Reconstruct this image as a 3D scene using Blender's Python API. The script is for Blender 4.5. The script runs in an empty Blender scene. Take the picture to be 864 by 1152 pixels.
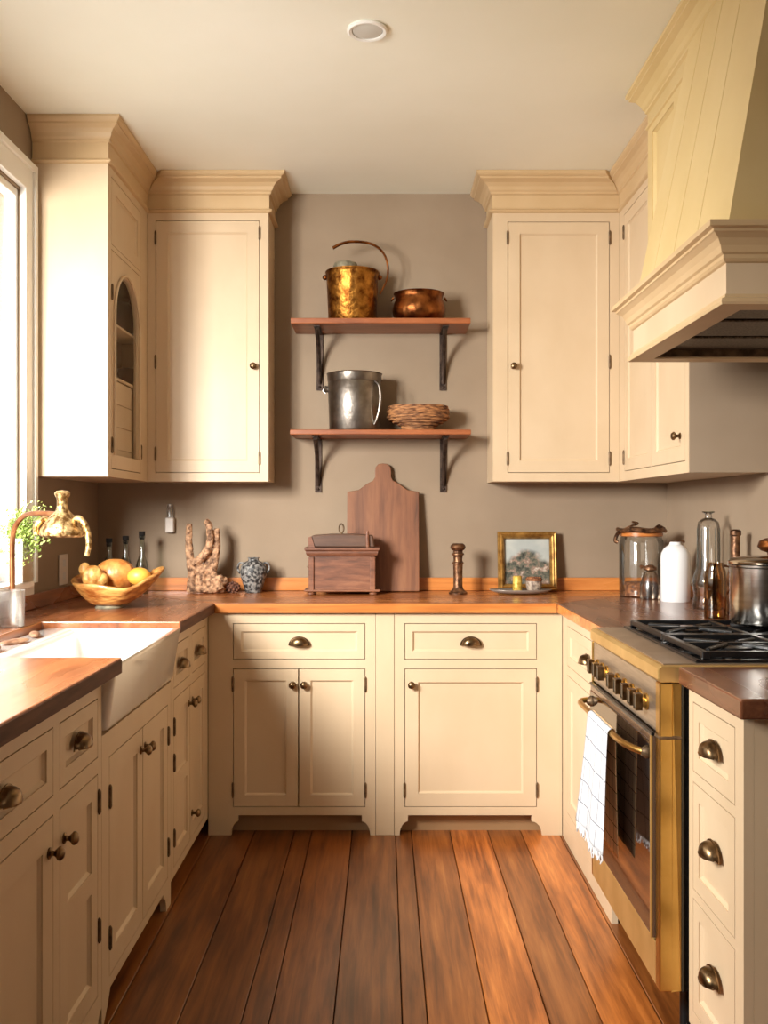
import bpy, bmesh, math, random
from mathutils import Vector, Matrix
random.seed(7)
PI = math.pi
C = bpy.context.scene.collection
sc = bpy.context.scene
ROOTM = {}

# ------------------------------------------------------------------ materials
MATS = {}
def srgb(r, g, b):
    f = lambda c: (c/12.92 if c <= .04045 else ((c+.055)/1.055)**2.4)
    return (f(r/255), f(g/255), f(b/255), 1)
def nodes(name):
    m = bpy.data.materials.new(name); m.use_nodes = True
    nt = m.node_tree; b = nt.nodes['Principled BSDF']
    return m, nt, b
def N(nt, t, **kw):
    n = nt.nodes.new(t)
    for k, v in kw.items():
        if k in n.inputs: n.inputs[k].default_value = v
        else: setattr(n, k, v)
    return n
def L(nt, a, b): nt.links.new(a, b)
def ramp(nt, stops):
    r = nt.nodes.new('ShaderNodeValToRGB'); e = r.color_ramp.elements
    while len(e) < len(stops): e.new(.5)
    for i, (p, c) in enumerate(stops): e[i].position = p; e[i].color = c
    return r
def coords(nt, scale=(1,1,1), kind='Object'):
    tc = nt.nodes.new('ShaderNodeTexCoord'); mp = nt.nodes.new('ShaderNodeMapping')
    mp.inputs['Scale'].default_value = scale
    L(nt, tc.outputs[kind], mp.inputs['Vector']); return mp.outputs['Vector']

def noisy(name, c0, c1, scale=8, rough=.5, metal=0, stretch=(1,1,1), bump=0, detail=4, coat=0, lo=.35, hi=.65, bscale=None, spec=.5, rvar=0):
    m, nt, b = nodes(name)
    v = coords(nt, stretch)
    n = N(nt, 'ShaderNodeTexNoise', Scale=scale, Detail=detail); L(nt, v, n.inputs['Vector'])
    r = ramp(nt, [(lo, c0), (hi, c1)]); L(nt, n.outputs['Fac'], r.inputs['Fac'])
    L(nt, r.outputs['Color'], b.inputs['Base Color'])
    b.inputs['Roughness'].default_value = rough; b.inputs['Metallic'].default_value = metal
    b.inputs['Coat Weight'].default_value = coat; b.inputs['Specular IOR Level'].default_value = spec
    if rvar:
        mr = N(nt, 'ShaderNodeMapRange'); mr.inputs['To Min'].default_value = rough-rvar; mr.inputs['To Max'].default_value = rough+rvar
        L(nt, n.outputs['Fac'], mr.inputs['Value']); L(nt, mr.outputs['Result'], b.inputs['Roughness'])
    if bump:
        n2 = n
        if bscale:
            n2 = N(nt, 'ShaderNodeTexNoise', Scale=bscale, Detail=3); L(nt, v, n2.inputs['Vector'])
        bp = N(nt, 'ShaderNodeBump', Strength=bump, Distance=.01)
        L(nt, n2.outputs['Fac'], bp.inputs['Height']); L(nt, bp.outputs['Normal'], b.inputs['Normal'])
    return m

def wood(name, cols, stretch, rough=.35, coat=.2, scale=6, bump=.05, tone=False):
    """stretched double-noise grain; tone multiplies by the 'tone' colour attribute"""
    m, nt, b = nodes(name)
    v = coords(nt, stretch)
    n = N(nt, 'ShaderNodeTexNoise', Scale=scale, Detail=6, Roughness=.65, Distortion=.4); L(nt, v, n.inputs['Vector'])
    v2 = coords(nt, tuple(s*.35+.6 for s in stretch))
    n2 = N(nt, 'ShaderNodeTexNoise', Scale=2.2, Detail=3); L(nt, v2, n2.inputs['Vector'])
    mx = N(nt, 'ShaderNodeMath', operation='MULTIPLY_ADD'); mx.inputs[1].default_value = .55
    L(nt, n.outputs['Fac'], mx.inputs[0])
    m2 = N(nt, 'ShaderNodeMath', operation='MULTIPLY'); m2.inputs[1].default_value = .45; L(nt, n2.outputs['Fac'], m2.inputs[0])
    L(nt, m2.outputs[0], mx.inputs[2])
    k = len(cols)
    r = ramp(nt, [(.3+.4*i/(k-1), c) for i, c in enumerate(cols)]); L(nt, mx.outputs[0], r.inputs['Fac'])
    out = r.outputs['Color']
    if tone:
        at = N(nt, 'ShaderNodeAttribute', attribute_name='tone')
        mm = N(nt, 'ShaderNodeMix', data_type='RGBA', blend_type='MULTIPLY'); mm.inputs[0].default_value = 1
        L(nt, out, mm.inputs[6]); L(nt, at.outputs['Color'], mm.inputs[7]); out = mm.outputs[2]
    L(nt, out, b.inputs['Base Color'])
    b.inputs['Coat Weight'].default_value = coat; b.inputs['Coat Roughness'].default_value = .25
    mr = N(nt, 'ShaderNodeMapRange'); mr.inputs['To Min'].default_value = rough+.12; mr.inputs['To Max'].default_value = rough-.12
    L(nt, n2.outputs['Fac'], mr.inputs['Value']); L(nt, mr.outputs['Result'], b.inputs['Roughness'])
    bp = N(nt, 'ShaderNodeBump', Strength=bump, Distance=.004); L(nt, n.outputs['Fac'], bp.inputs['Height']); L(nt, bp.outputs['Normal'], b.inputs['Normal'])
    return m

def plain(name, c, rough=.5, metal=0, coat=0, spec=.5, emit=None, es=0, trans=0, ior=1.45):
    m, nt, b = nodes(name)
    b.inputs['Base Color'].default_value = c; b.inputs['Roughness'].default_value = rough; b.inputs['Metallic'].default_value = metal
    b.inputs['Coat Weight'].default_value = coat; b.inputs['Specular IOR Level'].default_value = spec
    b.inputs['Transmission Weight'].default_value = trans; b.inputs['IOR'].default_value = ior
    if emit: b.inputs['Emission Color'].default_value = emit; b.inputs['Emission Strength'].default_value = es
    return m
def clear(name, tint=(.95,.97,.97,1), refl=.12, rough=.05, facing=.35, top=.8):
    """thin glass: transparent mixed with gloss by facing angle"""
    m = bpy.data.materials.new(name); m.use_nodes = True; nt = m.node_tree; nt.nodes.clear()
    out = N(nt, 'ShaderNodeOutputMaterial'); tr = N(nt, 'ShaderNodeBsdfTransparent', Color=tint)
    gl = N(nt, 'ShaderNodeBsdfGlossy', Roughness=rough); mx = N(nt, 'ShaderNodeMixShader')
    lw = N(nt, 'ShaderNodeFresnel', IOR=1.22+facing*.3)
    mr = N(nt, 'ShaderNodeMapRange'); mr.inputs['To Min'].default_value = refl*.35; mr.inputs['To Max'].default_value = top
    L(nt, lw.outputs['Fac'], mr.inputs['Value']); L(nt, mr.outputs['Result'], mx.inputs['Fac'])
    L(nt, tr.outputs[0], mx.inputs[1]); L(nt, gl.outputs[0], mx.inputs[2]); L(nt, mx.outputs[0], out.inputs['Surface'])
    return m

M = {}
M['paint'] = noisy('cream_paint', srgb(203,179,147), srgb(209,186,155), 5, .42, stretch=(1,1,.6), bump=.02, bscale=60, spec=.4)
M['crown'] = noisy('cream_trim_paint', srgb(198,169,128), srgb(204,176,136), 6, .45, spec=.4)
M['hood'] = noisy('cream_paint_yellow_cast', srgb(206,180,126), srgb(211,186,134), 5, .42, spec=.4)  # cream paint with the yellow light cast on the chimney mixed into its colour
M['wall'] = noisy('taupe_wall', srgb(146,127,106), srgb(154,135,114), 3, .75, bump=.03, bscale=180, spec=.3)
M['ceiling'] = noisy('ceiling_paint', srgb(238,236,220), srgb(242,240,226), 2, .85, bump=.02, bscale=120, spec=.2)
M['white'] = noisy('window_paint', srgb(232,230,224), srgb(238,236,230), 5, .4)
M['floor'] = wood('floor_boards', [srgb(62,30,10), srgb(128,70,28), srgb(172,102,46), srgb(202,134,68)], (14,.7,1), .36, .2, 3.2, .08, tone=True)
M['gap'] = plain('board_gap', srgb(22,12,8), .9)
ctop = [srgb(88,44,20), srgb(146,82,40), srgb(182,112,60), srgb(206,138,82)]
M['top_x'] = wood('worktop_wood_across', ctop, (.7,9,9), .28, .35, 3.5, .03)
M['top_y'] = wood('worktop_wood_along', [srgb(78,40,22), srgb(126,71,40), srgb(157,94,56), srgb(180,114,71)], (9,.7,9), .28, .35, 3.5, .03)
M['top_r'] = wood('worktop_wood_reflection_dark', [srgb(58,31,20), srgb(98,58,38), srgb(126,78,52), srgb(150,98,68)], (9,.7,9), .26, .35, 3.5, .03)  # same worktop wood, colour darkened for how the right run reflects light
M['edge'] = wood('worktop_edge_wood', [srgb(140,76,32), srgb(196,120,58), srgb(222,150,82)], (.7,8,12), .3, .3, 3.5, .03)
M['shelf'] = wood('shelf_wood', [srgb(98,48,22), srgb(150,84,44), srgb(176,106,62)], (.8,9,9), .4, .1, 4, .04)
M['board'] = wood('cutting_board_wood', [srgb(76,42,22), srgb(124,76,46), srgb(148,98,62)], (9,9,.8), .5, .05, 4, .08)
M['chest'] = wood('chest_wood', [srgb(66,36,22), srgb(120,74,50), srgb(152,102,72)], (1.2,8,8), .5, .05, 8, .25)
M['chestdark'] = wood('chest_lid_wood', [srgb(58,38,28), srgb(90,62,46), srgb(110,80,62)], (1,8,8), .5, .05, 5, .1)
M['pull'] = noisy('aged_brass', srgb(92,72,50), srgb(150,124,92), 40, .32, 1, rvar=.1)
M['hinge'] = noisy('dark_bronze', srgb(84,66,48), srgb(124,100,74), 40, .5, .6)
M['brass'] = noisy('range_brass', srgb(196,156,84), srgb(214,176,104), 9, .3, 1, rvar=.06)
M['brassp'] = noisy('range_brass_satin', srgb(206,168,104), srgb(222,186,122), 9, .42, .75)
M['steel'] = noisy('warm_steel', srgb(176,160,142), srgb(190,174,156), 12, .34, .85, stretch=(1,1,14))
M['steelpot'] = noisy('pot_steel', srgb(176,172,166), srgb(196,192,186), 5, .16, 1, stretch=(1,1,20))
M['black'] = noisy('black_iron', srgb(16,16,17), srgb(26,26,27), 30, .33, .3, coat=.2)
M['enamel'] = plain('black_enamel', srgb(18,18,19), .12, 0, .5)
M['stopperdark'] = plain('stopper_dark', srgb(20,15,12), .9)  # near-black colour of the bottle stoppers
M['ovenglass'] = plain('oven_glass', srgb(24,14,10), .06, 0, .8, .8)
M['ovenframe'] = plain('oven_door_panel', srgb(112,90,74), .18, .5, .5)
M['copper'] = noisy('hammered_copper', srgb(96,54,20), srgb(186,130,58), 26, .42, 1, bump=.35, rvar=.08, bscale=55)
M['copperd'] = noisy('dark_copper', srgb(84,44,22), srgb(158,98,52), 18, .34, 1, bump=.3, bscale=45)
M['stone'] = noisy('lid_stone', srgb(96,90,74), srgb(150,142,118), 30, .7, .3)
M['pewter'] = noisy('pewter', srgb(108,100,92), srgb(146,138,130), 14, .38, 1, bump=.15, bscale=40)
M['iron'] = noisy('wrought_iron', srgb(52,40,34), srgb(82,66,56), 40, .55, .7, bump=.2)
M['wicker'] = noisy('coiled_wicker', srgb(78,42,22), srgb(186,130,82), 30, .7, 0, stretch=(1,1,5), bump=.6, bscale=50)
M['porcelain'] = plain('white_fireclay', srgb(240,238,232), .12, 0, .6)
M['fauct'] = noisy('mottled_old_brass', srgb(118,84,44), srgb(228,196,140), 70, .38, .85, bump=.4, lo=.4, hi=.6)
M['pipe'] = noisy('copper_pipe', srgb(138,84,50), srgb(176,118,78), 30, .35, .9)
M['glass'] = clear('clear_glass', (.975,.98,.977,1), .12)
M['cabglass'] = clear('cabinet_glass', (.98,.98,.975,1), .03, .05, .1, .15)
M['fringe'] = plain('white_fringe', srgb(214,214,216), .9)
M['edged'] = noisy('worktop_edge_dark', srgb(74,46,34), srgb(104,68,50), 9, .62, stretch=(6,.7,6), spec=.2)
M['niche'] = plain('niche_shade', srgb(74,44,32), .7)  # shade of the display niche given as a brown colour
M['pane'] = clear('window_glass', (.98,.99,1,1), .05, .02, .2, .2)
M['tglass'] = clear('bottle_glass', (.90,.93,.90,1), .16)
M['aglass'] = clear('amber_glass', (.90,.72,.50,1), .14)
M['dglass'] = clear('speckled_glass', (.80,.70,.60,1), .2, .25)
M['frost'] = clear('frosted_tumbler', (.93,.91,.88,1), .5, .35)
M['ceramic'] = plain('white_ceramic', srgb(232,232,232), .2, 0, .3)
M['plastic'] = plain('white_plastic', srgb(214,204,194), .4)
M['filter'] = noisy('filter_mesh', srgb(70,62,52), srgb(112,100,86), 160, .5, .6)
M['leaf'] = noisy('fresh_leaves', srgb(122,150,60), srgb(196,214,122), 40, .5)
M['stem'] = plain('plant_stem', srgb(120,128,62), .6)
M['gourdbowl'] = noisy('carved_wood_bowl', srgb(136,74,26), srgb(214,158,86), 14, .4, 0, stretch=(1,2.5,3), bump=.35, coat=.2, bscale=30)
M['pumpkin'] = noisy('speckled_gourd', srgb(172,104,44), srgb(214,150,80), 30, .38, bump=.2, coat=.2, bscale=70)
M['gourd'] = noisy('warty_gourd', srgb(160,104,44), srgb(226,180,104), 34, .4, bump=.6, coat=.15, bscale=60)
M['lemon'] = noisy('yellow_squash', srgb(206,146,48), srgb(224,172,72), 14, .42)
M['drift'] = noisy('driftwood', srgb(92,62,42), srgb(206,160,122), 55, .75, bump=.9, detail=6, bscale=60)
M['cone'] = noisy('dry_cone', srgb(56,30,22), srgb(122,76,54), 60, .8, bump=.8)
M['vase'] = noisy('mottled_pottery', srgb(38,38,40), srgb(142,140,136), 75, .5, bump=.5, lo=.42, hi=.6, bscale=90)
M['gilt'] = noisy('gilt_frame', srgb(132,92,40), srgb(192,148,78), 30, .4, .6, bump=.15)
M['bronze'] = noisy('brown_bronze', srgb(66,42,28), srgb(142,102,72), 45, .4, .7, bump=.4)
M['platter'] = plain('pewter_platter', srgb(150,138,128), .3, .4)
M['candle'] = noisy('gold_candle', srgb(176,138,40), srgb(226,196,96), 60, .45, .3, bump=.4)
M['claypot'] = noisy('speckled_pot', srgb(104,88,78), srgb(186,168,150), 70, .6, bump=.2)
M['mat'] = plain('picture_mount', srgb(206,192,162), .7)
M['browncer'] = noisy('brown_crock', srgb(50,26,18), srgb(84,46,32), 12, .35)
M['lampglass'] = plain('lamp_lens', srgb(206,204,196), .3)
M['soap'] = noisy('worn_wood_bits', srgb(104,66,44), srgb(176,134,104), 40, .6)
M['spice'] = noisy('dried_spice', srgb(86,46,26), srgb(170,112,70), 80, .9)
M['toe'] = noisy('toe_board', srgb(150,116,80), srgb(162,126,88), 6, .6)

def painting():
    m, nt, b = nodes('cottage_painting')
    v = coords(nt, (1,1,1))
    sx = N(nt, 'ShaderNodeSeparateXYZ'); L(nt, v, sx.inputs[0])
    n = N(nt, 'ShaderNodeTexNoise', Scale=26, Detail=6, Roughness=.7); L(nt, v, n.inputs['Vector'])
    # land mask: lower part + a gentle hump
    wv = N(nt, 'ShaderNodeTexNoise', Scale=9, Detail=3); L(nt, v, wv.inputs['Vector'])
    a = N(nt, 'ShaderNodeMath', operation='MULTIPLY_ADD'); a.inputs[1].default_value = .10; L(nt, wv.outputs['Fac'], a.inputs[0]); L(nt, sx.outputs['Z'], a.inputs[2])
    ab = N(nt, 'ShaderNodeMath', operation='ABSOLUTE'); L(nt, sx.outputs['X'], ab.inputs[0])
    a2 = N(nt, 'ShaderNodeMath', operation='MULTIPLY_ADD'); a2.inputs[1].default_value = .45; L(nt, ab.outputs[0], a2.inputs[0]); L(nt, a.outputs[0], a2.inputs[2])
    mk = N(nt, 'ShaderNodeMapRange'); mk.inputs['From Min'].default_value = .215; mk.inputs['From Max'].default_value = .245; L(nt, a2.outputs[0], mk.inputs['Value'])
    land = ramp(nt, [(.36, srgb(34,36,32)), (.48, srgb(98,98,84)), (.56, srgb(150,120,104)), (.68, srgb(204,200,186))]); L(nt, n.outputs['Fac'], land.inputs['Fac'])
    sky = ramp(nt, [(.3, srgb(150,158,158)), (.7, srgb(186,188,180))]); L(nt, wv.outputs['Fac'], sky.inputs['Fac'])
    mx = N(nt, 'ShaderNodeMix', data_type='RGBA'); L(nt, mk.outputs['Result'], mx.inputs[0]); L(nt, land.outputs[0], mx.inputs[6]); L(nt, sky.outputs[0], mx.inputs[7])
    L(nt, mx.outputs[2], b.inputs['Base Color']); b.inputs['Roughness'].default_value = .5
    return m
M['painting'] = painting()

def check_cloth(name, base, line, axis_a='Y', pitch=.05, w=.06):
    m, nt, b = nodes(name)
    v = coords(nt, (1,1,1), 'UV'); s = N(nt, 'ShaderNodeSeparateXYZ'); L(nt, v, s.inputs[0])
    outs = []
    for ax in ('X', 'Y'):
        mu = N(nt, 'ShaderNodeMath', operation='MULTIPLY'); mu.inputs[1].default_value = 1/pitch; L(nt, s.outputs[ax], mu.inputs[0])
        fr = N(nt, 'ShaderNodeMath', operation='FRACT'); L(nt, mu.outputs[0], fr.inputs[0])
        lt = N(nt, 'ShaderNodeMath', operation='LESS_THAN'); lt.inputs[1].default_value = w; L(nt, fr.outputs[0], lt.inputs[0]); outs.append(lt)
    mxm = N(nt, 'ShaderNodeMath', operation='MAXIMUM'); L(nt, outs[0].outputs[0], mxm.inputs[0]); L(nt, outs[1].outputs[0], mxm.inputs[1])
    mix = N(nt, 'ShaderNodeMix', data_type='RGBA'); mix.inputs[6].default_value = base; mix.inputs[7].default_value = line; L(nt, mxm.outputs[0], mix.inputs[0])
    L(nt, mix.outputs[2], b.inputs['Base Color']); b.inputs['Roughness'].default_value = .9; b.inputs['Specular IOR Level'].default_value = .1
    n = N(nt, 'ShaderNodeTexNoise', Scale=400, Detail=2); bp = N(nt, 'ShaderNodeBump', Strength=.25, Distance=.003)
    L(nt, n.outputs['Fac'], bp.inputs['Height']); L(nt, bp.outputs['Normal'], b.inputs['Normal'])
    return m
M['towel'] = check_cloth('white_check_cloth', srgb(196,198,203), srgb(112,114,124), pitch=.055, w=.045)
M['toweltan'] = check_cloth('tan_check_cloth', srgb(244,204,158), srgb(96,68,44), pitch=.04, w=.05)

# ------------------------------------------------------------------ mesh helpers
def xform(root):
    return ROOTM.get(root.name, Matrix()) if root else Matrix()
class MB:
    def __init__(s): s.bm = bmesh.new(); s.T = Matrix()
    def v(s, p): return s.bm.verts.new(s.T @ Vector(p))
    def f(s, vs, mi=0):
        try: fc = s.bm.faces.new(vs); fc.material_index = mi; return fc
        except ValueError: return None
    def quad(s, a, b, c, d, mi=0): return s.f([s.v(a), s.v(b), s.v(c), s.v(d)], mi)
    def box(s, x0, x1, y0, y1, z0, z1, mi=0):
        P = [s.v((x, y, z)) for x in (x0, x1) for y in (y0, y1) for z in (z0, z1)]
        for q in ((0,1,3,2), (4,6,7,5), (0,4,5,1), (2,3,7,6), (0,2,6,4), (1,5,7,3)): s.f([P[i] for i in q], mi)
        return s
    def prism(s, poly, a0, a1, axis='y', mi=0):
        """poly of 2-D points; axis y: points are (x,z); axis z: (x,y); axis x: (y,z)"""
        mk = {'y': lambda p, a: (p[0], a, p[1]), 'z': lambda p, a: (p[0], p[1], a), 'x': lambda p, a: (a, p[0], p[1])}[axis]
        A = [s.v(mk(p, a0)) for p in poly]; B = [s.v(mk(p, a1)) for p in poly]; n = len(poly)
        s.f(A[::-1], mi); s.f(B, mi)
        for i in range(n): s.f([A[i], A[(i+1)%n], B[(i+1)%n], B[i]], mi)
        return s
    def lathe(s, prof, c=(0,0,0), seg=32, axis='z', sx=1, sy=1, mi=0, caps=True):
        rings = []
        for r, h in prof:
            ring = []
            for k in range(seg):
                a = 2*PI*k/seg; x, y = r*math.cos(a)*sx, r*math.sin(a)*sy
                p = {'z': (x, y, h), 'y': (x, h, y), 'x': (h, x, y)}[axis]
                ring.append(s.v((c[0]+p[0], c[1]+p[1], c[2]+p[2])))
            rings.append(ring)
        for A, B in zip(rings, rings[1:]):
            for k in range(seg): s.f([A[k], A[(k+1)%seg], B[(k+1)%seg], B[k]], mi)
        if caps: s.f(rings[0][::-1], mi); s.f(rings[-1], mi)
        return s
    def tube(s, pts, r, seg=10, mi=0, closed=False):
        pts = [Vector(p) for p in pts]; n = len(pts); rs = r if isinstance(r, (list, tuple)) else [r]*n
        rings = []; up = None
        for i in range(n):
            a = pts[i-1] if (i > 0 or closed) else pts[i]; b = pts[(i+1)%n] if (i < n-1 or closed) else pts[i]
            t = (b-a).normalized()
            if up is None: up = t.orthogonal().normalized()
            up = (up - t*up.dot(t)).normalized(); w = t.cross(up)
            rings.append([s.v(pts[i]+(up*math.cos(2*PI*k/seg)+w*math.sin(2*PI*k/seg))*rs[i]) for k in range(seg)])
        prs = list(zip(rings, rings[1:])) + ([(rings[-1], rings[0])] if closed else [])
        for A, B in prs:
            for k in range(seg): s.f([A[k], A[(k+1)%seg], B[(k+1)%seg], B[k]], mi)
        if not closed: s.f(rings[0][::-1], mi); s.f(rings[-1], mi)
        return s
    def sphere(s, c, r, seg=20, rings=12, fn=None, mi=0):
        rx, ry, rz = r if isinstance(r, (list, tuple)) else (r, r, r)
        R = []
        for i in range(1, rings):
            ph = PI*i/rings; row = []
            for k in range(seg):
                a = 2*PI*k/seg; q = fn(a, ph) if fn else 1
                row.append(s.v((c[0]+rx*q*math.sin(ph)*math.cos(a), c[1]+ry*q*math.sin(ph)*math.sin(a), c[2]+rz*q*math.cos(ph))))
            R.append(row)
        t = s.v((c[0], c[1], c[2]+rz*(fn(0, 0) if fn else 1))); b = s.v((c[0], c[1], c[2]-rz*(fn(0, PI) if fn else 1)))
        for k in range(seg): s.f([t, R[0][k], R[0][(k+1)%seg]], mi); s.f([b, R[-1][(k+1)%seg], R[-1][k]], mi)
        for A, B in zip(R, R[1:]):
            for k in range(seg): s.f([A[k], B[k], B[(k+1)%seg], A[(k+1)%seg]], mi)
        return s
    def slab(s, x0, x1, z0, z1, panels, yf, yb, rec=.009, bev=.007, holes=False, mi=0):
        """front plate at yf (thickness to yb) with recessed panels, or with through holes"""
        xs = sorted({x0, x1, *[p[0] for p in panels], *[p[1] for p in panels]})
        zs = sorted({z0, z1, *[p[2] for p in panels], *[p[3] for p in panels]})
        def solid(i, j):
            if not (0 <= i < len(xs)-1 and 0 <= j < len(zs)-1): return False
            cx, cz = (xs[i]+xs[i+1])/2, (zs[j]+zs[j+1])/2
            return not any(p[0] < cx < p[1] and p[2] < cz < p[3] for p in panels)
        inside = lambda i, j: 0 <= i < len(xs)-1 and 0 <= j < len(zs)-1
        for i in range(len(xs)-1):
            for j in range(len(zs)-1):
                a, b, c, d = xs[i], xs[i+1], zs[j], zs[j+1]
                if not solid(i, j):
                    if not holes: s.quad((a,yb,c), (a,yb,d), (b,yb,d), (b,yb,c), mi)
                    continue
                s.quad((a,yf,c), (b,yf,c), (b,yf,d), (a,yf,d), mi)
                s.quad((a,yb,c), (a,yb,d), (b,yb,d), (b,yb,c), mi)
                for (di, dj, p, q) in ((-1,0,(a,c),(a,d)), (1,0,(b,c),(b,d)), (0,-1,(a,c),(b,c)), (0,1,(a,d),(b,d))):
                    if not solid(i+di, j+dj) and (holes or not inside(i+di, j+dj)):
                        s.quad((p[0],yf,p[1]), (q[0],yf,q[1]), (q[0],yb,q[1]), (p[0],yb,p[1]), mi)
        if not holes:
            for (a, b, c, d) in panels:
                o = [(a,yf,c), (b,yf,c), (b,yf,d), (a,yf,d)]
                e = .0025   # a crisp bead before the slope
                o2 = [(a,yf+.003,c), (b,yf+.003,c), (b,yf+.003,d), (a,yf+.003,d)]
                n = [(a+bev,yf+rec,c+bev), (b-bev,yf+rec,c+bev), (b-bev,yf+rec,d-bev), (a+bev,yf+rec,d-bev)]
                for k in range(4):
                    s.quad(o[k], o[(k+1)%4], o2[(k+1)%4], o2[k], mi); s.quad(o2[k], o2[(k+1)%4], n[(k+1)%4], n[k], mi)
                s.quad(*n, mi)
        return s
    def sweep(s, path, prof, side=1, ghost0=None, ghost1=None, mi=0, caps=True):
        """profile (out, z) swept along plan path with mitres; out is to the right of travel when side=1"""
        P = [Vector(p) for p in path]; n = len(P); rings = []
        for i in range(n):
            a = P[i-1] if i > 0 else (Vector(ghost0) if ghost0 else None)
            b = P[i+1] if i < n-1 else (Vector(ghost1) if ghost1 else None)
            d0 = (P[i]-a).normalized() if a is not None else None; d1 = (b-P[i]).normalized() if b is not None else None
            d0 = d0 or d1; d1 = d1 or d0
            n0 = Vector((d0.y, -d0.x))*side; n1 = Vector((d1.y, -d1.x))*side
            m = (n0+n1); m = m/m.length_squared*2 if m.length > 1e-6 else n0
            rings.append([s.v((P[i].x+m.x*o, P[i].y+m.y*o, z)) for o, z in prof])
        k = len(prof)
        for A, B in zip(rings, rings[1:]):
            for j in range(k): s.f([A[j], A[(j+1)%k], B[(j+1)%k], B[j]], mi)
        if caps: s.f(rings[0][::-1], mi); s.f(rings[-1], mi)
        return s
    def build(s, name, mat, parent=None, world=False, smooth=False, bevel=0, seg=2, loc=None, merge=1e-5, subsurf=0, autos=None):
        bm = s.bm
        bmesh.ops.remove_doubles(bm, verts=bm.verts, dist=merge)
        bmesh.ops.recalc_face_normals(bm, faces=bm.faces)
        if world and parent: bm.transform(xform(parent).inverted())
        if loc is not None and parent is None and world: bm.transform(Matrix.Translation(-Vector(loc)))
        me = bpy.data.meshes.new(name); bm.to_mesh(me); bm.free()
        for m in (mat if isinstance(mat, (list, tuple)) else [mat]): me.materials.append(M[m] if isinstance(m, str) else m)
        o = bpy.data.objects.new(name, me); C.objects.link(o); o.parent = parent
        if loc is not None and parent is None: o.location = loc
        ROOTM[o.name] = xform(parent) @ Matrix.Translation(o.location)
        if smooth:
            for p in me.polygons: p.use_smooth = True
            try: me.set_sharp_from_angle(angle=math.radians(autos or 38))
            except Exception: pass
        if bevel:
            md = o.modifiers.new('edge', 'BEVEL'); md.width = bevel; md.segments = seg; md.limit_method = 'ANGLE'; md.angle_limit = math.radians(50)
        if subsurf:
            md = o.modifiers.new('sub', 'SUBSURF'); md.levels = subsurf; md.render_levels = subsurf
        return o
def tag(o, label=None, cat=None, group=None, kind=None):
    if label: o['label'] = label
    if cat: o['category'] = cat
    if group: o['group'] = group
    if kind: o['kind'] = kind
    return o
def thing(name, label, cat, loc=(0,0,0), rz=0, group=None):
    o = bpy.data.objects.new(name, None); C.objects.link(o); o.empty_display_size = .1
    o.location = loc; o.rotation_euler = (0,0,rz); ROOTM[o.name] = Matrix.Translation(loc) @ Matrix.Rotation(rz, 4, 'Z')
    return tag(o, label, cat, group)
def struct(o): o['kind'] = 'structure'; return o
def arc(cx, cy, r, a0, a1, n): return [(cx+r*math.cos(a0+(a1-a0)*i/n), cy+r*math.sin(a0+(a1-a0)*i/n)) for i in range(n+1)]
def spline(pts, n=8):
    """Catmull-Rom through points"""
    P = [Vector(p) for p in pts]; P = [2*P[0]-P[1]] + P + [2*P[-1]-P[-2]]; out = []
    for i in range(1, len(P)-2):
        for k in range(n):
            t = k/n; a, b, c, d = P[i-1:i+3]
            out.append(.5*((2*b)+(c-a)*t+(2*a-5*b+4*c-d)*t*t+(3*b-a-3*c+d)*t**3))
    out.append(P[-2]); return out

# ------------------------------------------------------------------ measures (metres)
XL, XR, YB, YF, ZC = -1.315, 1.30, 4.33, -2.4, 2.747
TOP = .925
# ------------------------------------------------------------------ room shell
seams = [-1.33,-1.17,-1.02,-.85,-.69,-.52,-.36,-.29,-.128,.046,.11,.265,.418,.55,.70,.84,.99,1.15,1.31]
tones = [.6,.5,.6,.5,.52,.5,.6,.62,.62,.66,.95,1.4,.82,1.25,.72,.6,.7,.6]  # board colours; left ones darkened further to hold the left run's shade
fl = MB(); lay = fl.bm.verts.layers.float_color.new('tone')
for i, (a, b) in enumerate(zip(seams, seams[1:])):
    ys = [YF, random.uniform(-1.5, 1.8)]
    ys.append(YB)
    for y0, y1 in zip(ys, ys[1:]):
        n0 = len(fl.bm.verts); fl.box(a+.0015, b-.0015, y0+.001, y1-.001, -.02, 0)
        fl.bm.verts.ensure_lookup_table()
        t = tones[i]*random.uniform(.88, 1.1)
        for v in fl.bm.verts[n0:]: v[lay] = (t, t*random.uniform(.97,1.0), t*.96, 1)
fl.box(XL, XR, YF, YB, -.06, -.021, 1)
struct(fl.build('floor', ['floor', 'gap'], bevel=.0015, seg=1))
struct(MB().box(XL-.12, XR+.12, YF-.1, YB+.1, ZC, ZC+.08).build('ceiling', 'ceiling'))
struct(MB().box(XL-.12, XR+.12, YB, YB+.1, -.06, ZC).build('wall_back', 'wall'))
struct(MB().box(XR, XR+.12, YF, YB, -.06, ZC).build('wall_right', 'wall'))
struct(MB().box(XL-.12, XR+.12, YF-.1, YF, -.06, ZC).build('wall_front', 'wall'))
# left wall with the window opening (local x = depth)
W0, W1, WZ0, WZ1 = .70, 3.40, 1.045, 2.45
wl = MB(); wl.T = Matrix(((0,-1,0,XL),(1,0,0,0),(0,0,1,0),(0,0,0,1)))
wl.slab(YF, YB, -.06, ZC, [(W0, W1, WZ0, WZ1)], 0, .12, holes=True)
struct(wl.build('wall_left', 'wall'))
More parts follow.
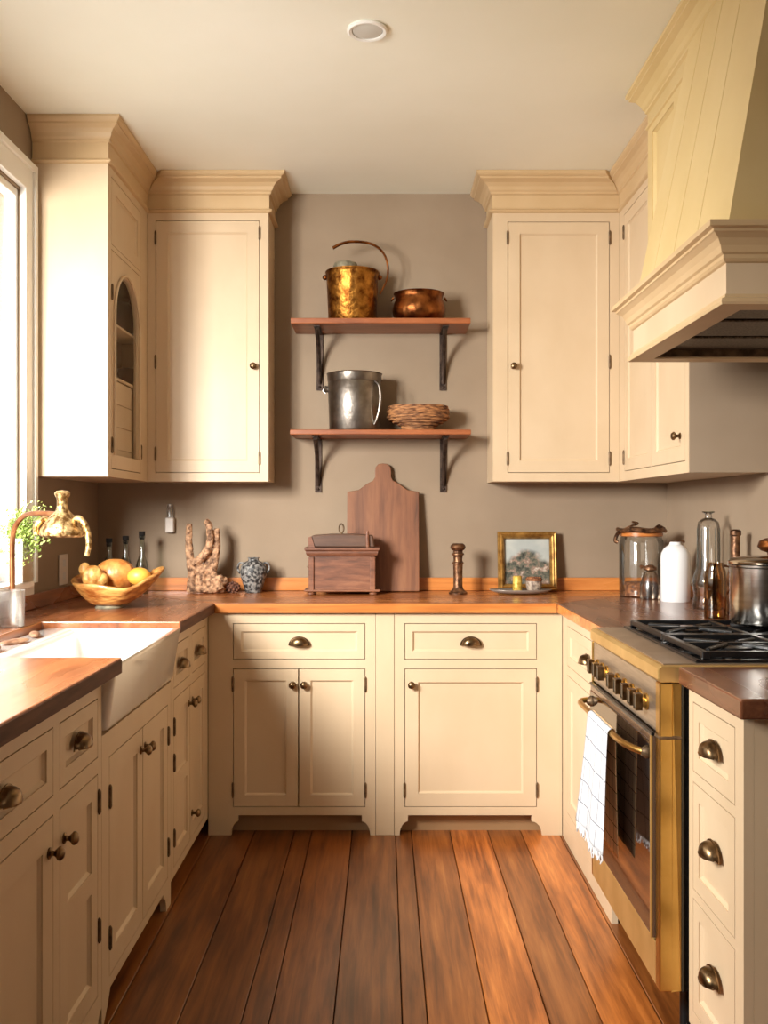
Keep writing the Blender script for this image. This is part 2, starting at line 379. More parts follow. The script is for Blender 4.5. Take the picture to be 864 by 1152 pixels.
# window
LT = Matrix(((0,-1,0,XL),(1,0,0,0),(0,0,1,0),(0,0,0,1)))      # local x = depth, -y = into the room
w = MB(); w.T = LT; w.slab(W0+.001, W1-.001, WZ0+.001, WZ1-.001, [(W0+.06,(W0+W1)/2-.03,WZ0+.06,WZ1-.06), ((W0+W1)/2+.03,W1-.022,WZ0+.05,WZ1-.03)], .006, .05, holes=True)
win = struct(w.build('window_1', 'white', bevel=.004))
w = MB(); w.T = LT
w.slab(W0-.09, W1+.09, WZ0-.02, WZ1+.11, [(W0-.004, W1+.004, WZ0-.019, WZ1+.008)], -.022, -.001, holes=True)
w.slab(W0-.09, W1+.09, WZ0-.02, WZ1+.11, [(W0-.07, W1+.07, WZ0-.019, WZ1+.087)], -.034, -.022, holes=True)
w.build('window_casing', 'white', win, bevel=.004)
w = MB(); w.T = LT; w.box(W0-.1, W1-.09, -.088, .004, WZ0-.024, WZ0-.0005); w.build('window_sill', 'white', win, bevel=.005)
w = MB(); w.T = LT; w.box(W0-.08, W1+.09, -.02, -.001, WZ0-.065, WZ0-.025); w.build('window_apron', 'white', win, bevel=.003)
for a, b in ((W0+.061,(W0+W1)/2-.031), ((W0+W1)/2+.031,W1-.023)):
    w = MB(); w.T = LT; w.box(a, b, .022, .026, WZ0+.051, WZ1-.061); w.build('glass_pane', 'pane', win)

# ------------------------------------------------------------------ hardware
def cup_pull(parent, x, z, y=0, wd=.037, label=None):
    m = MB(); a, b, c = wd, .030, .025; nu, nv = 18, 8; zb = z-.014
    grid = [[m.v((x+a*math.cos(PI*i/nu)*math.cos(PI/2*j/nv)**.8, y-.003-c*math.sin(PI/2*j/nv), zb+b*math.sin(PI*i/nu)*max(.0,math.cos(PI/2*j/nv))**.55)) for i in range(nu+1)] for j in range(nv+1)]
    for j in range(nv):
        for i in range(nu): m.f([grid[j][i], grid[j][i+1], grid[j+1][i+1], grid[j+1][i]])
    rim = [(x+(a+.006)*math.cos(PI*i/nu), zb-.004+(b+.007)*math.sin(PI*i/nu)) for i in range(nu+1)]
    m.prism(rim, y-.003, y-.0003, 'y')
    m.tube([(x-a*.92, y-.010, zb), (x-a*.5, y-.024, zb), (x, y-.028, zb), (x+a*.5, y-.024, zb), (x+a*.92, y-.010, zb)], .003, 6)
    return m.build('cup_pull', 'pull', parent, smooth=True)
def knob(parent, x, z, y=0):
    m = MB().lathe([(.012,y-.0003),(.012,y-.003),(.006,y-.006),(.0055,y-.012),(.010,y-.017),(.0145,y-.021),(.0145,y-.026),(.010,y-.031),(.003,y-.033)], (x,0,z), 16, 'y')
    return m.build('knob', 'pull', parent, smooth=True)
def hinge(parent, x, z, y=0, h=.05):
    m = MB().lathe([(.002,-h/2-.006),(.004,-h/2-.002),(.004,-h/2),(.0048,-h/2),(.0048,h/2),(.004,h/2),(.004,h/2+.002),(.002,h/2+.006)], (x,y-.003,z), 10, 'z')
    return m.build('hinge', 'hinge', parent, smooth=True)

def inner(r, s=.052, top=None, bot=None): return (r[0]+s, r[1]-s, r[2]+(bot or s), r[3]-(top or s))
def door(parent, r, panels=None, name='door', pull=None, hinges=None, stile=.052):
    g = .0028; q = (r[0]+g, r[1]-g, r[2]+g, r[3]-g)
    m = MB().slab(*q, panels or [inner(q, stile)], 0, .018)
    d = m.build(name, 'paint', parent)
    if pull:
        for p in (pull if isinstance(pull, list) else [pull]):
            (cup_pull if p[0] == 'cup' else knob)(d, p[1], p[2], p[3] if len(p) > 3 else 0)
    for hx, hz in (hinges or []): hinge(d, hx, hz)
    return d
def carcass(root, x0, x1, z0, z1, depth, holes, zt=None, name='face_frame'):
    MB().slab(x0, x1, z0, z1, holes, 0, .02, holes=True).build(name, 'paint', root)
    MB().box(x0, x1, .0205, depth, z0, zt or z1).build('carcass', 'paint', root)

# ------------------------------------------------------------------ back run base cabinets (front faces -y at y=3.745)
FY = 3.745
def foot_poly(xa, xb, la, lb, zt=.08):
    """board with bracket curve ends: full width xa..xb at top, standing width la..lb at the floor"""
    pts = [(xa, zt)]
    if la > xa: pts += [(xa, .055)] + [(xa+(la-xa)*math.sin(t*PI/2/6), .055-(.055-.0)*(1-math.cos(t*PI/2/6))) for t in range(1, 7)]
    else: pts += [(la, 0)]
    if lb < xb: pts += [(lb+(xb-lb)*(1-math.cos(t*PI/2/6)), .055*math.sin(t*PI/2/6)) for t in range(0, 7)]
    else: pts += [(lb, 0)]
    pts += [(xb, zt)]
    out = []
    for p in pts:
        if not out or (abs(p[0]-out[-1][0])+abs(p[1]-out[-1][1])) > 1e-5: out.append(p)
    return out
r = thing('base_cabinet', 'cream base cabinet behind the wooden box, one drawer above a pair of doors', 'cabinet', (0,FY,0))
dr = (-.6006,-.0742,.6985,.843); dl = (-.6006,-.3395,.112,.663); d2 = (-.3395,-.0742,.112,.663)
carcass(r, -.698, -.034, .08, .884, .57, [dr, (dl[0],d2[1],.112,.663)])
door(r, dr, name='drawer', pull=('cup', -.337, .772), stile=.03)
door(r, dl, pull=('knob', -.362, .60), hinges=[(-.6006,.60),(-.6006,.18)], stile=.045)
door(r, d2, pull=('knob', -.317, .60), hinges=[(-.0742,.60),(-.0742,.18)], stile=.045)
for q in ((-.698,-.58,-.698,-.607), (-.088,-.034,-.055,-.034)): MB().prism(foot_poly(*q), 0, .02).build('foot', 'paint', r)
MB().box(-.69, -.036, .06, .075, 0, .08).build('toe_board', 'toe', r)
r = thing('base_cabinet', 'cream base cabinet below the framed picture, one drawer above one wide door', 'cabinet', (0,FY,0))
dr = (.0813,.6077,.6985,.843); dd = (.0813,.6077,.112,.663)
carcass(r, .042, .708, .08, .884, .57, [dr, dd])
door(r, dr, name='drawer', pull=('cup', .345, .772), stile=.03)
door(r, dd, pull=('knob', .109, .60), hinges=[(.6077,.60),(.6077,.18),(.0813,.18)], stile=.052)
for q in ((.042,.095,.042,.062), (.587,.708,.628,.708)): MB().prism(foot_poly(*q), 0, .02).build('foot', 'paint', r)
MB().box(.044, .70, .06, .075, 0, .08).build('toe_board', 'toe', r)
MB().box(-.0325, .0405, .0, .02, .08, .884).prism(foot_poly(-.0325,.0405,-.0325,.0405), 0, .02).build('filler_pilaster', 'paint', None, loc=(0,FY,0), bevel=.0015)
tag(bpy.data.objects['filler_pilaster'], 'narrow cream pilaster between the two back base cabinets', 'pilaster')

# ------------------------------------------------------------------ left run base cabinets (front faces +x at x=-.70; local x = depth)
LX = -.70
r = thing('base_cabinet', 'cream base cabinet in the left foreground nearer than the sink, two drawers above two doors', 'cabinet', (LX,0,0), PI/2)
h = [(1.49,1.995,.684,.83), (2.033,2.305,.684,.83), (1.49,1.995,.10,.645), (2.033,2.305,.10,.645)]
carcass(r, 1.45, 2.335, .07, .884, .60, h)
door(r, h[0], name='drawer', pull=('cup', 1.742, .762), stile=.036)
door(r, h[1], name='drawer', pull=('cup', 2.165, .762), stile=.036)
door(r, h[2], pull=('knob', 1.968, .572), stile=.06)
door(r, h[3], [(2.085,2.255,.42,.592), (2.085,2.255,.15,.37)], pull=('knob', 2.06, .572), hinges=[(2.308,.575),(2.308,.26)])
MB().prism(foot_poly(1.45,2.335,1.45,2.30,.07), 0, .02).build('foot', 'paint', r)
r = thing('sink_cabinet', 'cream sink base cabinet with two tall doors under the white sink', 'cabinet', (LX,0,0), PI/2)
h = [(2.40,2.735,.10,.662), (2.735,3.05,.10,.662)]
carcass(r, 2.337, 3.093, .07, .728, .60, [(2.40,3.05,.10,.662)])
door(r, h[0], pull=('knob', 2.712, .60), hinges=[(2.40,.56),(2.40,.20)], stile=.058)
door(r, h[1], pull=('knob', 2.76, .60), hinges=[(3.05,.56),(3.05,.20)], stile=.058)
MB().prism([(2.337,.07),(2.337,0),(2.35,0),(2.385,.035),(2.41,.0695),(2.41,.07)], 0, .02).build('foot', 'paint', r)
MB().prism(foot_poly(2.99,3.093,3.03,3.093,.07), 0, .02).build('foot', 'paint', r)
MB().box(2.34, 3.09, .07, .085, 0, .07).build('toe_board', 'toe', r)
r = thing('base_cabinet', 'cream base cabinet between the sink and the back corner, two small drawers above narrow doors', 'cabinet', (LX,0,0), PI/2)
h = [(3.135,3.39,.696,.841), (3.435,3.69,.696,.841), (3.135,3.40,.10,.661), (3.40,3.69,.10,.661)]
carcass(r, 3.095, 3.742, .07, .884, .60, [h[0], h[1], (3.135,3.69,.10,.661)])
door(r, h[0], name='drawer', pull=('cup', 3.262, .765), stile=.036)
door(r, h[1], name='drawer', pull=('cup', 3.562, .765), stile=.036)
door(r, h[2], [(3.185,3.35,.40,.611), (3.185,3.35,.15,.35)], pull=('knob', 3.375, .60), hinges=[(3.135,.57),(3.135,.45),(3.135,.2)])
door(r, h[3], pull=[('knob', 3.44, .60), ('knob', 3.43, .19)], stile=.05)
MB().box(3.095, 3.742, .07, .085, 0, .07).build('toe_board', 'toe', r)

# ------------------------------------------------------------------ right run base cabinets (front faces -x at x=.71; local x = -depth)
RX = .71
r = thing('base_cabinet', 'cream base cabinet between the range and the back corner, one drawer over a tall pull-out', 'cabinet', (RX,0,0), -PI/2)
h = [(-3.65,-2.985,.69,.845), (-3.65,-2.985,.12,.655)]
carcass(r, -3.742, -2.94, .08, .884, .585, h)
door(r, h[0], name='drawer', pull=('cup', -3.30, .77), stile=.036)
door(r, h[1], name='pull_out_front', pull=('cup', -3.34, .215), stile=.05)
MB().box(-3.742, -2.94, .0, .02, 0, .079).build('plinth', 'paint', r)
r = thing('drawer_cabinet', 'cream cabinet of three drawers in the foreground on the near side of the range', 'cabinet', (RX,0,0), -PI/2)
h = [(-2.165,-1.905,.69,.85), (-2.165,-1.905,.42,.667), (-2.165,-1.905,.14,.40)]
carcass(r, -2.193, -1.86, .10, .884, .585, h)
for q, pz in zip(h, (.775, .558, .285)): door(r, q, name='drawer', pull=('cup', -2.035, pz), stile=.036)
MB().box(-2.193, -1.86, .055, .07, 0, .10).box(-1.875,-1.86,.07,.58,0,.0995).build('plinth', 'paint', r)

# ------------------------------------------------------------------ worktop
XE, RE, FE = -.67, .685, 3.72
TB = .885
r = thing('worktop', 'long brown wooden worktop running round the sink and along the back wall', 'worktop', (0,FE,TB))
def slab_top(name, poly, mat, root, bev=.004):
    m = MB(); m.prism(poly, TB, TOP, 'z'); return m.build(name, mat, root, world=True, bevel=bev)
slab_top('left_slab', [(-.65,1.42),(-.65,2.336),(-1.124,2.336),(-1.124,3.096),(XE,3.096),(XE,FE),(XL+.004,YB-.004),(XL+.004,1.42)], 'top_y', r)
slab_top('back_slab', [(XE+.0008,FE),(RE-.0008,FE),(XR-.004,YB-.004),(XL+.006,YB-.004)], 'top_x', r)
MB().box(XE+.004, RE-.004, FE-.0015, FE+.001, TB+.002, TOP-.004).build('front_edge', 'edge', r, world=True)
slab_top('right_slab', [(RE,FE),(RE,2.938),(XR-.004,2.938),(XR-.004,YB-.006)], 'top_r', r)
MB().box(RE-.001, RE+.0015, 2.942, FE-.006, TB+.003, TOP-.004).build('front_edge', 'edge', r, world=True)
UZ = .985
MB().box(-.651, -.6485, 1.42, 2.332, TB+.002, TOP-.004).build('front_edge', 'edged', r, world=True)
MB().box(XE-.001, XE+.0015, 3.10, FE-.006, TB+.002, TOP-.004).build('front_edge', 'edged', r, world=True)
struct(MB().box(XL+.022, XR-.022, YB-.024, YB-.004, TOP+.0005, UZ).build('trim_1', 'edge', bevel=.003))
struct(MB().box(XL+.004, XL+.022, 1.42, YB-.004, TOP+.0005, UZ-.004).build('trim_2', 'top_y', bevel=.003))
struct(MB().box(XR-.022, XR-.004, 2.94, YB-.004, TOP+.0005, UZ-.004).build('trim_3', 'top_y', bevel=.003))
o = slab_top('worktop', [(RE,1.81),(XR-.004,1.81),(XR-.004,2.193),(RE,2.193)], 'top_r', None)
tag(o, 'short wooden worktop over the three-drawer cabinet in the foreground', 'worktop')

# ------------------------------------------------------------------ upper cabinets
UZ0 = 1.418
crownp = [(0,2.585),(.010,2.589),(.014,2.594),(.010,2.600),(.003,2.604),(.003,2.662),(.009,2.666),(.009,2.674),(.014,2.680),(.019,2.694),(.029,2.707),(.042,2.715),(.046,2.717),(.046,2.724),(.054,2.730),(.058,2.737),(.058,ZC-.001),(-.02,ZC-.001),(-.02,2.585)]
wide = [(o*1.35 if o > 0 else o, z) for o, z in crownp]
UY, ULX, URX = 4.10, -1.03, 1.025
# left wall cabinet, arched display door
r = thing('wall_cabinet', 'cream wall cabinet beside the window with an arched glazed display door', 'cabinet', (ULX,0,UZ0), PI/2)
A0, A1 = 3.515, 4.323; dep = .281
m = MB()
m.box(A0, A0+.018, .02, dep, 0, 1.17); m.box(4.10, A1, .02, dep, 0, 1.17); m.box(A0+.018, 4.10, .02, dep, 0, .018)
m.box(A0+.018, 4.10, .02, dep, .868, 1.17); m.box(A0+.018, 4.10, dep-.01, dep, .018, .868)
m.build('carcass', 'paint', r)
MB().slab(A0, 4.10, 0, 1.17, [(3.56,3.99,.03,.862), (3.56,3.99,.88,1.135)], 0, .02, holes=True).build('face_frame', 'paint', r)
door(r, (3.56,3.99,.88,1.135), name='door', stile=.05)
# arched door: stiles + arched head
m = MB(); x0, x1, z0, z1 = 3.563, 3.987, .033, .859; ox0, ox1, oz0, zs = 3.605, 3.945, .085, .625
ar = arc((ox0+ox1)/2, zs, (ox1-ox0)/2, PI, 0, 20)
m.box(x0, ox0, 0, .018, z0, z1); m.box(ox1, x1, 0, .018, z0, z1); m.box(ox0, ox1, 0, .018, z0, oz0)
for (a, b) in zip(ar, ar[1:]): m.prism([a, b, (b[0], z1), (a[0], z1)], 0, .018)
d = m.build('arched_door', 'paint', r)
m = MB()
for sgn in (1,):
    pts = [(ox0-.012, -.004, oz0)] + [(px + (-.012 if px < (ox0+ox1)/2 else .012)*abs((px-(ox0+ox1)/2))/((ox1-ox0)/2), -.004, pz+.012*(1-abs((px-(ox0+ox1)/2))/((ox1-ox0)/2))) for px, pz in ar] + [(ox1+.012, -.004, oz0)]
m.tube(pts, .006, 6); m.build('arch_bead', 'paint', d, smooth=True)
poly = [(ox0, oz0)] + [(ox0, zs)] + ar[1:-1] + [(ox1, zs), (ox1, oz0)]
MB().prism(poly, .010, .013).build('glass_pane', 'cabglass', d)
for z in (.12, .70): hinge(d, 3.563, z)
for z in (.12,): hinge(d, 3.987, z)
m = MB(); zz = [.0185, .115, .205, .295, .385]
for za, zb_ in zip(zz, zz[1:]): m.box(A0+.019, 4.099, .026, dep-.011, za, zb_-.004)
m.box(A0+.019, 4.099, .032, dep-.012, .0185, .385); m.box(A0+.019, 4.099, .112, dep-.011, .386, .596); m.build('boarded_back', 'paint', r)
m = MB(); m.box(A0+.0185, 4.0995, dep-.014, dep-.0105, .597, .8675); m.box(A0+.0185, A0+.0215, .0205, dep-.015, .597, .8675); m.box(4.0965, 4.0995, .0205, dep-.015, .597, .8675); m.build('niche_shade_lining', 'niche', r)  # added lining, coloured dark to stand for shade in the upper niche
MB().box(A0+.019, 4.099, .022, .111, .3865, .398).build('shelf', 'paint', r)
MB().box(A0+.022, 4.096, .022, dep-.015, .5975, .606).build('shelf', 'paint', r)
m = MB(); m.sweep([(XL+.004, A0), (ULX, A0), (ULX, UY)], crownp, 1, ghost1=(0, UY)); m.build('crown_moulding', 'crown', r, world=True)
m = MB().lathe([(.001,0),(.05,0),(.068,.03),(.074,.08),(.064,.13),(.045,.15),(.05,.165),(.042,.165),(.038,.15),(.001,.14)], (0,0,0), 24)
m.tube([(0,-.055,.14),(0,-.11,.12),(0,-.115,.07),(0,-.066,.04)], .008, 8)
o = m.build('jug', 'browncer', None, smooth=True, loc=(-1.132,4.015,UZ0+.6065))
tag(o, 'dark brown jug high up behind the arched door', 'jug')
o = MB().lathe([(.001,0),(.02,0),(.022,.006),(.037,.05),(.038,.075),(.034,.075),(.02,.012),(.001,.010)], (0,0,0), 24).build('bowl', 'browncer', None, smooth=True, loc=(-1.092,4.0,UZ0+.3985))
tag(o, 'small brown bowl on the shelf behind the arched door', 'bowl')
# back left
r = thing('wall_cabinet', 'tall one-door cream wall cabinet left of the open shelves', 'cabinet', (0,UY,UZ0))
h = (-.994,-.5415,.037,1.136)
carcass(r, ULX+.001, -.503, 0, 1.17, .226, [h])
door(r, h, pull=('knob', -.567, .50), hinges=[(h[0],.06+.06),(h[0],.52),(h[0],1.06),(h[1],1.08),(h[1],.10)], stile=.05)
m = MB(); m.sweep([(ULX, UY), (-.503, UY), (-.503, YB-.004)], wide, 1, ghost0=(ULX, 0)); m.build('crown_moulding', 'crown', r, world=True)
# back right
r = thing('wall_cabinet', 'tall one-door cream wall cabinet right of the open shelves', 'cabinet', (0,UY,UZ0))
h = (.5376,.982,.037,1.130)
carcass(r, .474, URX-.001, 0, 1.17, .226, [h])
door(r, h, pull=('knob', .563, .50), hinges=[(h[0],1.06),(h[0],.10),(h[1],1.06),(h[1],.52),(h[1],.10)], stile=.05)
m = MB(); m.sweep([(.474, YB-.004), (.474, UY), (URX, UY)], wide, 1, ghost1=(URX, 0)); m.build('crown_moulding', 'crown', r, world=True)
# right wall cabinet
r = thing('wall_cabinet', 'cream wall cabinet on the right wall partly hidden behind the range hood', 'cabinet', (URX,0,UZ0), -PI/2)
h = [(-4.02,-3.62,.04,1.135), (-3.61,-3.205,.04,1.135)]
carcass(r, -4.323, -3.17, 0, 1.17, .271, h)
door(r, h[0], hinges=[(h[0][0],.10),(h[0][0],1.06)], stile=.05)
door(r, h[1], pull=('knob', -3.26, .13), stile=.05)
MB().box(-3.1695, -3.163, .001, .271, 0, 1.165).build('end_panel', 'wall', r)
m = MB(); m.sweep([(URX, UY), (URX, 3.255)], crownp, 1, ghost0=(0, UY)); m.build('crown_moulding', 'crown', r, world=True)

# ------------------------------------------------------------------ range hood
HY0, HY1, HX = 2.12, 2.91, .77
r = thing('range_hood', 'large cream range hood with a stepped mantel and tapered boarded chimney', 'range hood', (XR,2.5,1.75))
mp = [(0,1.845),(.006,1.848),(.010,1.854),(.010,1.862),(.016,1.866),(.020,1.880),(.028,1.894),(.040,1.903),(.044,1.905),(.044,1.911),(.055,1.914),(.055,1.927),(-.02,1.927),(-.02,1.845)]
m = MB()
m.box(HX, HX+.03, HY0, HY1, 1.752, 1.925); m.box(HX+.03, XR-.004, HY0, HY0+.03, 1.752, 1.925); m.box(HX+.03, XR-.004, HY1-.03, HY1, 1.752, 1.925)
m.box(HX+.03, XR-.004, HY0+.03, HY1-.03, 1.80, 1.925)
m.build('mantel', 'paint', r, world=True)
m = MB(); m.sweep([(XR-.004,HY0),(HX,HY0),(HX,HY1),(XR-.004,HY1)], mp, -1); m.build('mantel_crown', 'crown', r, world=True)
m = MB(); m.sweep([(XR-.004,HY0),(HX,HY0),(HX,HY1),(XR-.004,HY1)], [(0,1.75),(.014,1.75),(.016,1.756),(.014,1.764),(.004,1.768),(.004,1.775),(0,1.775),(-.05,1.775),(-.05,1.75)], -1); m.build('mantel_lip', 'crown', r, world=True)
# tapered chimney with board grooves
def hood_pt(t, z):
    k = (z-1.926)/(2.69-1.926); ya, yb = 2.125, 2.905-.13*k
    return (.775+.130*k, ya+(yb-ya)*t, z)
m = MB(); ts = [0]; g = .0045
for b in (.305, .56, .80): ts += [b-g, b, b+g]
ts.append(1); z0, z1 = 1.926, 2.745
row = []
for t in ts:
    a, b = Vector(hood_pt(t, z0)), Vector(hood_pt(t, z1))
    if any(abs(t-q) < 1e-6 for q in (.305,.56,.80)): a.x += .010; b.x += .010
    row.append((m.v(a), m.v(b)))
for (a, b), (c, d) in zip(row, row[1:]): m.f([a, c, d, b])
e0, e1 = hood_pt(0, z0), hood_pt(0, z1); f0, f1 = hood_pt(1, z0), hood_pt(1, z1)
X2 = XR-.006
m.quad(e0, e1, (X2,e1[1],z1), (X2,e0[1],z0)); m.quad(f0, f1, (X2,f1[1],z1), (X2,f0[1],z0))
m.build('chimney_boards', 'hood', r, world=True)
# casing behind the chimney, panelled, stepping in front of the wall cabinet
m = MB(); m.T = Matrix.Translation((.91,0,0)) @ Matrix.Rotation(-PI/2, 4, 'Z')
m.slab(-3.25, -2.935, 1.86, 2.70, [(-3.195,-2.96,1.92,2.575)], 0, .10, rec=.012)
m.slab(-2.935, -2.93, 1.86, 2.70, [], 0, .10)
m.slab(-2.93, -2.14, 2.55, 2.70, [], 0, .10)
m.build('chimney_panel', 'hood', r, world=True)
MB().box(1.011, XR-.006, 2.93, 3.165, 1.95, 2.70).build('chimney_back', 'paint', r, world=True)
cp2 = [(0,2.60),(.006,2.603),(.006,2.611),(0,2.614),(0,2.655),(.008,2.66),(.008,2.668),(.014,2.674),(.02,2.69),(.034,2.71),(.048,2.718),(.052,2.72),(.052,2.727),(.062,2.733),(.062,ZC-.001),(-.02,ZC-.001),(-.02,2.60)]
m = MB(); m.sweep([(.91,2.13),(.91,3.25),(1.02,3.25)], cp2, -1); m.build('chimney_crown', 'hood', r, world=True)
# filter under the mantel
f = MB(); f.box(HX+.05, XR-.02, HY0+.05, HY1-.05, 1.784, 1.799); f = f.build('filter_tray', 'filter', r, world=True)
for k in range(3):
    y = HY0+.075+k*.235
    m = MB().box(HX+.07, XR-.04, y, y+.2, 1.776, 1.7835); m.build('filter_panel', 'filter', f, world=True, bevel=.004)
m = MB()
for y in (HY0+.05, HY1-.065): m.box(HX+.05, XR-.02, y, y+.015, 1.755, 1.7755)
m.box(HX+.035, HX+.055, HY0+.05, HY1-.05, 1.755, 1.7755); m.build('filter_frame', 'hinge', f, world=True)

# ------------------------------------------------------------------ range cooker
G0, G1, GX = 2.205, 2.928, .645
r = thing('range_cooker', 'brass trimmed range cooker with black gas hob and dark glass oven door', 'range cooker', (.97,2.566,0))
kw = dict(world=True)
MB().box(GX+.03, 1.285, G0+.006, G1-.004, .16, .885).build('body', 'enamel', r, **kw)
MB().prism([(GX+.002,.885),(GX-.004,.893),(GX-.004,.918),(GX+.004,.925),(1.285,.925),(1.285,.885)], G0, G1).build('hob_surround', 'brassp', r, bevel=.003, **kw)
MB().box(GX+.012, 1.275, G0+.012, G1-.012, .9252, .9285).build('hob_deck', 'steel', r, bevel=.001, **kw)
m = MB(); m.slab(GX+.092, 1.262, G0+.02, G1-.03, [(GX+.104,1.250,G0+.032,G1-.042)], 0, .006, rec=.004, bev=.004)
m.bm.transform(Matrix(((1,0,0,0),(0,0,1,0),(0,-1,0,.9355),(0,0,0,1)))); m.build('hob_tray', 'enamel', r, **kw)
# burners and grates
for bx in (.885, 1.13):
    for by in (2.39, 2.75):
        b = MB().lathe([(.058,.9320),(.058,.934),(.046,.936),(.046,.940),(.052,.941),(.052,.945),(.046,.947),(.001,.948)], (bx,by,0), 24).build('burner', 'black', r, smooth=True, **kw)
for by0, by1 in ((2.245,2.555), (2.575,2.885)):
    m = MB(); zt = .953
    for x in (.765, 1.235): m.box(x-.008, x+.008, by0, by1, zt-.014, zt)
    for y in (by0, (by0+by1)/2, by1): m.box(.765, 1.235, y-.008, y+.008, zt-.013, zt+.0008)
    m.box(1.0-.007, 1.0+.007, by0, by1, zt-.012, zt)
    yc = (by0+by1)/2
    for cx in (.885, 1.13):
        for a in range(4):
            an = a*PI/2+PI/4
            dx, dy = math.cos(an), math.sin(an)
            m.tube([(cx+dx*.03, yc+dy*.03, zt-.003), (cx+dx*.13, yc+dy*.13, zt-.006)], .007, 6)
    for x in (.765, 1.0, 1.235):
        for y in (by0, by1): m.box(x-.009, x+.009, y-.009, y+.009, .9357, zt)
    m.build('pan_grate', 'black', r, bevel=.0015, seg=1, **kw)
# front (local frame x=-depth, y into cooker)
RF = Matrix.Translation((GX,0,0)) @ Matrix.Rotation(-PI/2, 4, 'Z')
def rf(): m = MB(); m.T = RF; return m
rf().box(-G1+.012, -G0-.035, .004, .03, .762, .884).build('control_panel', 'steel', r, bevel=.002, **kw)
ky = [2.855, 2.79, 2.735, 2.61, 2.53, 2.455, 2.385, 2.325]
for i, d in enumerate(ky):
    m = rf(); m.lathe([(.021,.0035),(.021,-.002),(.015,-.004),(.015,-.010)], (-d,0,.818), 18, 'y')
    k = m.build('control_knob', 'brass', r, smooth=True, **kw)
    m = rf(); m.box(-d-.011, -d+.011, -.026, -.0105, .801, .835); m.build('knob_grip', 'black', k, bevel=.003, **kw)
    m = rf(); m.slab(-d-.0135, -d+.0135, .798, .838, [(-d-.0105,-d+.0105,.8015,.8345)], -.027, -.0105, holes=True); m.build('knob_collar', 'pull', k, **kw)
m = rf(); m.box(-G0-.034, -G0, 0, .029, .162, .884); m.box(-G0-.0055, -G0, .029, .052, .162, .884); m.build('corner_post', 'brass', r, bevel=.005, **kw)
m = rf(); m.box(-G0-.036, -G0+.001, -.002, .053, .752, .760); m.build('post_band', 'hinge', r, bevel=.002, **kw)
m = rf(); m.box(-G1, -G1+.011, 0, .03, .162, .884); m.build('corner_post', 'brass', r, bevel=.003, **kw)
m = rf(); m.box(-G1+.012, -G0-.035, 0, .028, .162, .264); m.build('warming_drawer', 'brassp', r, bevel=.003, **kw)
m = rf(); D0, D1 = -G1+.013, -G0-.037
m.slab(D0, D1, .272, .752, [(D0+.03, D1-.03, .30, .655)], -.006, .026, holes=True)
dr = m.build('oven_door', 'ovenframe', r, bevel=.002, **kw)
m = rf(); m.box(D0+.002, D1-.002, -.0085, -.0065, .280, .735); m.build('door_glass', 'ovenglass', dr, **kw)
m = rf(); m.box(D0, D1, -.009, -.0005, .7535, .7605); m.build('door_top_trim', 'black', dr, **kw)
m = rf(); m.box(D1-.006, D1, -.011, -.0062, .272, .752); m.build('door_edge', 'brassp', dr, **kw)
hz = .706
pts = spline([(-2.885,-.009,hz+.004), (-2.885,-.03,hz+.003), (-2.872,-.046,hz), (-2.80,-.05,hz), (-2.55,-.05,hz), (-2.40,-.048,hz), (-2.33,-.038,hz), (-2.285,-.022,hz), (-2.275,-.009,hz)], 8)
m = rf(); m.tube(pts, .0085, 12); hd = m.build('handle', 'brass', dr, smooth=True, **kw)
for d in (2.885, 2.275):
    m = rf(); m.lathe([(.016,-.0088),(.016,-.013),(.0115,-.02),(.0095,-.024)], (-d,0,hz), 14, 'y'); m.build('handle_boss', 'hinge', hd, smooth=True, **kw)
for x in (.72, 1.24):
    for y in (2.25, 2.85):
        MB().lathe([(.024,0),(.026,.01),(.022,.03),(.014,.04),(.014,.16)], (x if y < 2.5 or x > 1 else .86,y,0), 14).build('foot', 'black', r, smooth=True, **kw)
# ------------------------------------------------------------------ towel on the oven handle
r = thing('tea_towel', 'white checked tea towel with a tan back hanging over the oven door handle', 'towel', (.59,2.6,.72))
BX = GX-.05     # bar axis
def fall(side, y0, y1, zb, flare, mat, name, off0):
    """sheet from bar top down; side -1 = room side, +1 = door side"""
    m = MB(); uvl = m.bm.loops.layers.uv.new('UVMap'); nx, nz = 24, 30; G = []
    for j in range(nz+1):
        rowv = []
        for i in range(nx+1):
            u, t = i/nx, j/nz
            if t < .12: a = t/.12*PI/2; x = BX+side*.0125*math.sin(a); z = hz+.0125*math.cos(a)
            else:
                q = (t-.12)/.88; z = hz-(hz-zb)*q; x = BX+side*(.0125+flare*q) + .006*math.sin(u*9+q*2)*q*(1 if side < 0 else .15)
            y = y0+(y1-y0)*u + off0*t*(.5-u)*2 + .012*t*(u)
            rowv.append(m.v((x, y, z)))
        G.append(rowv)
    for j in range(nz):
        for i in range(nx):
            fc = m.f([G[j][i], G[j][i+1], G[j+1][i+1], G[j+1][i]])
            if fc:
                for lp, (ii, jj) in zip(fc.loops, ((i,j),(i+1,j),(i+1,j+1),(i,j+1))): lp[uvl].uv = (ii/nx*(y1-y0)+.01, jj/nz*(hz-zb)+.02)
    return m.build(name, mat, r, world=True, smooth=True, merge=1e-7)
ta = fall(-1, 2.46, 2.69, .395, .022, 'towel', 'front_fall', -.02)
tb = fall(1, 2.475, 2.69, .375, .006, 'toweltan', 'back_fall', 0)
for o in (ta, tb): md = o.modifiers.new('thick', 'SOLIDIFY'); md.thickness = .0022; md.offset = 0
m = MB()
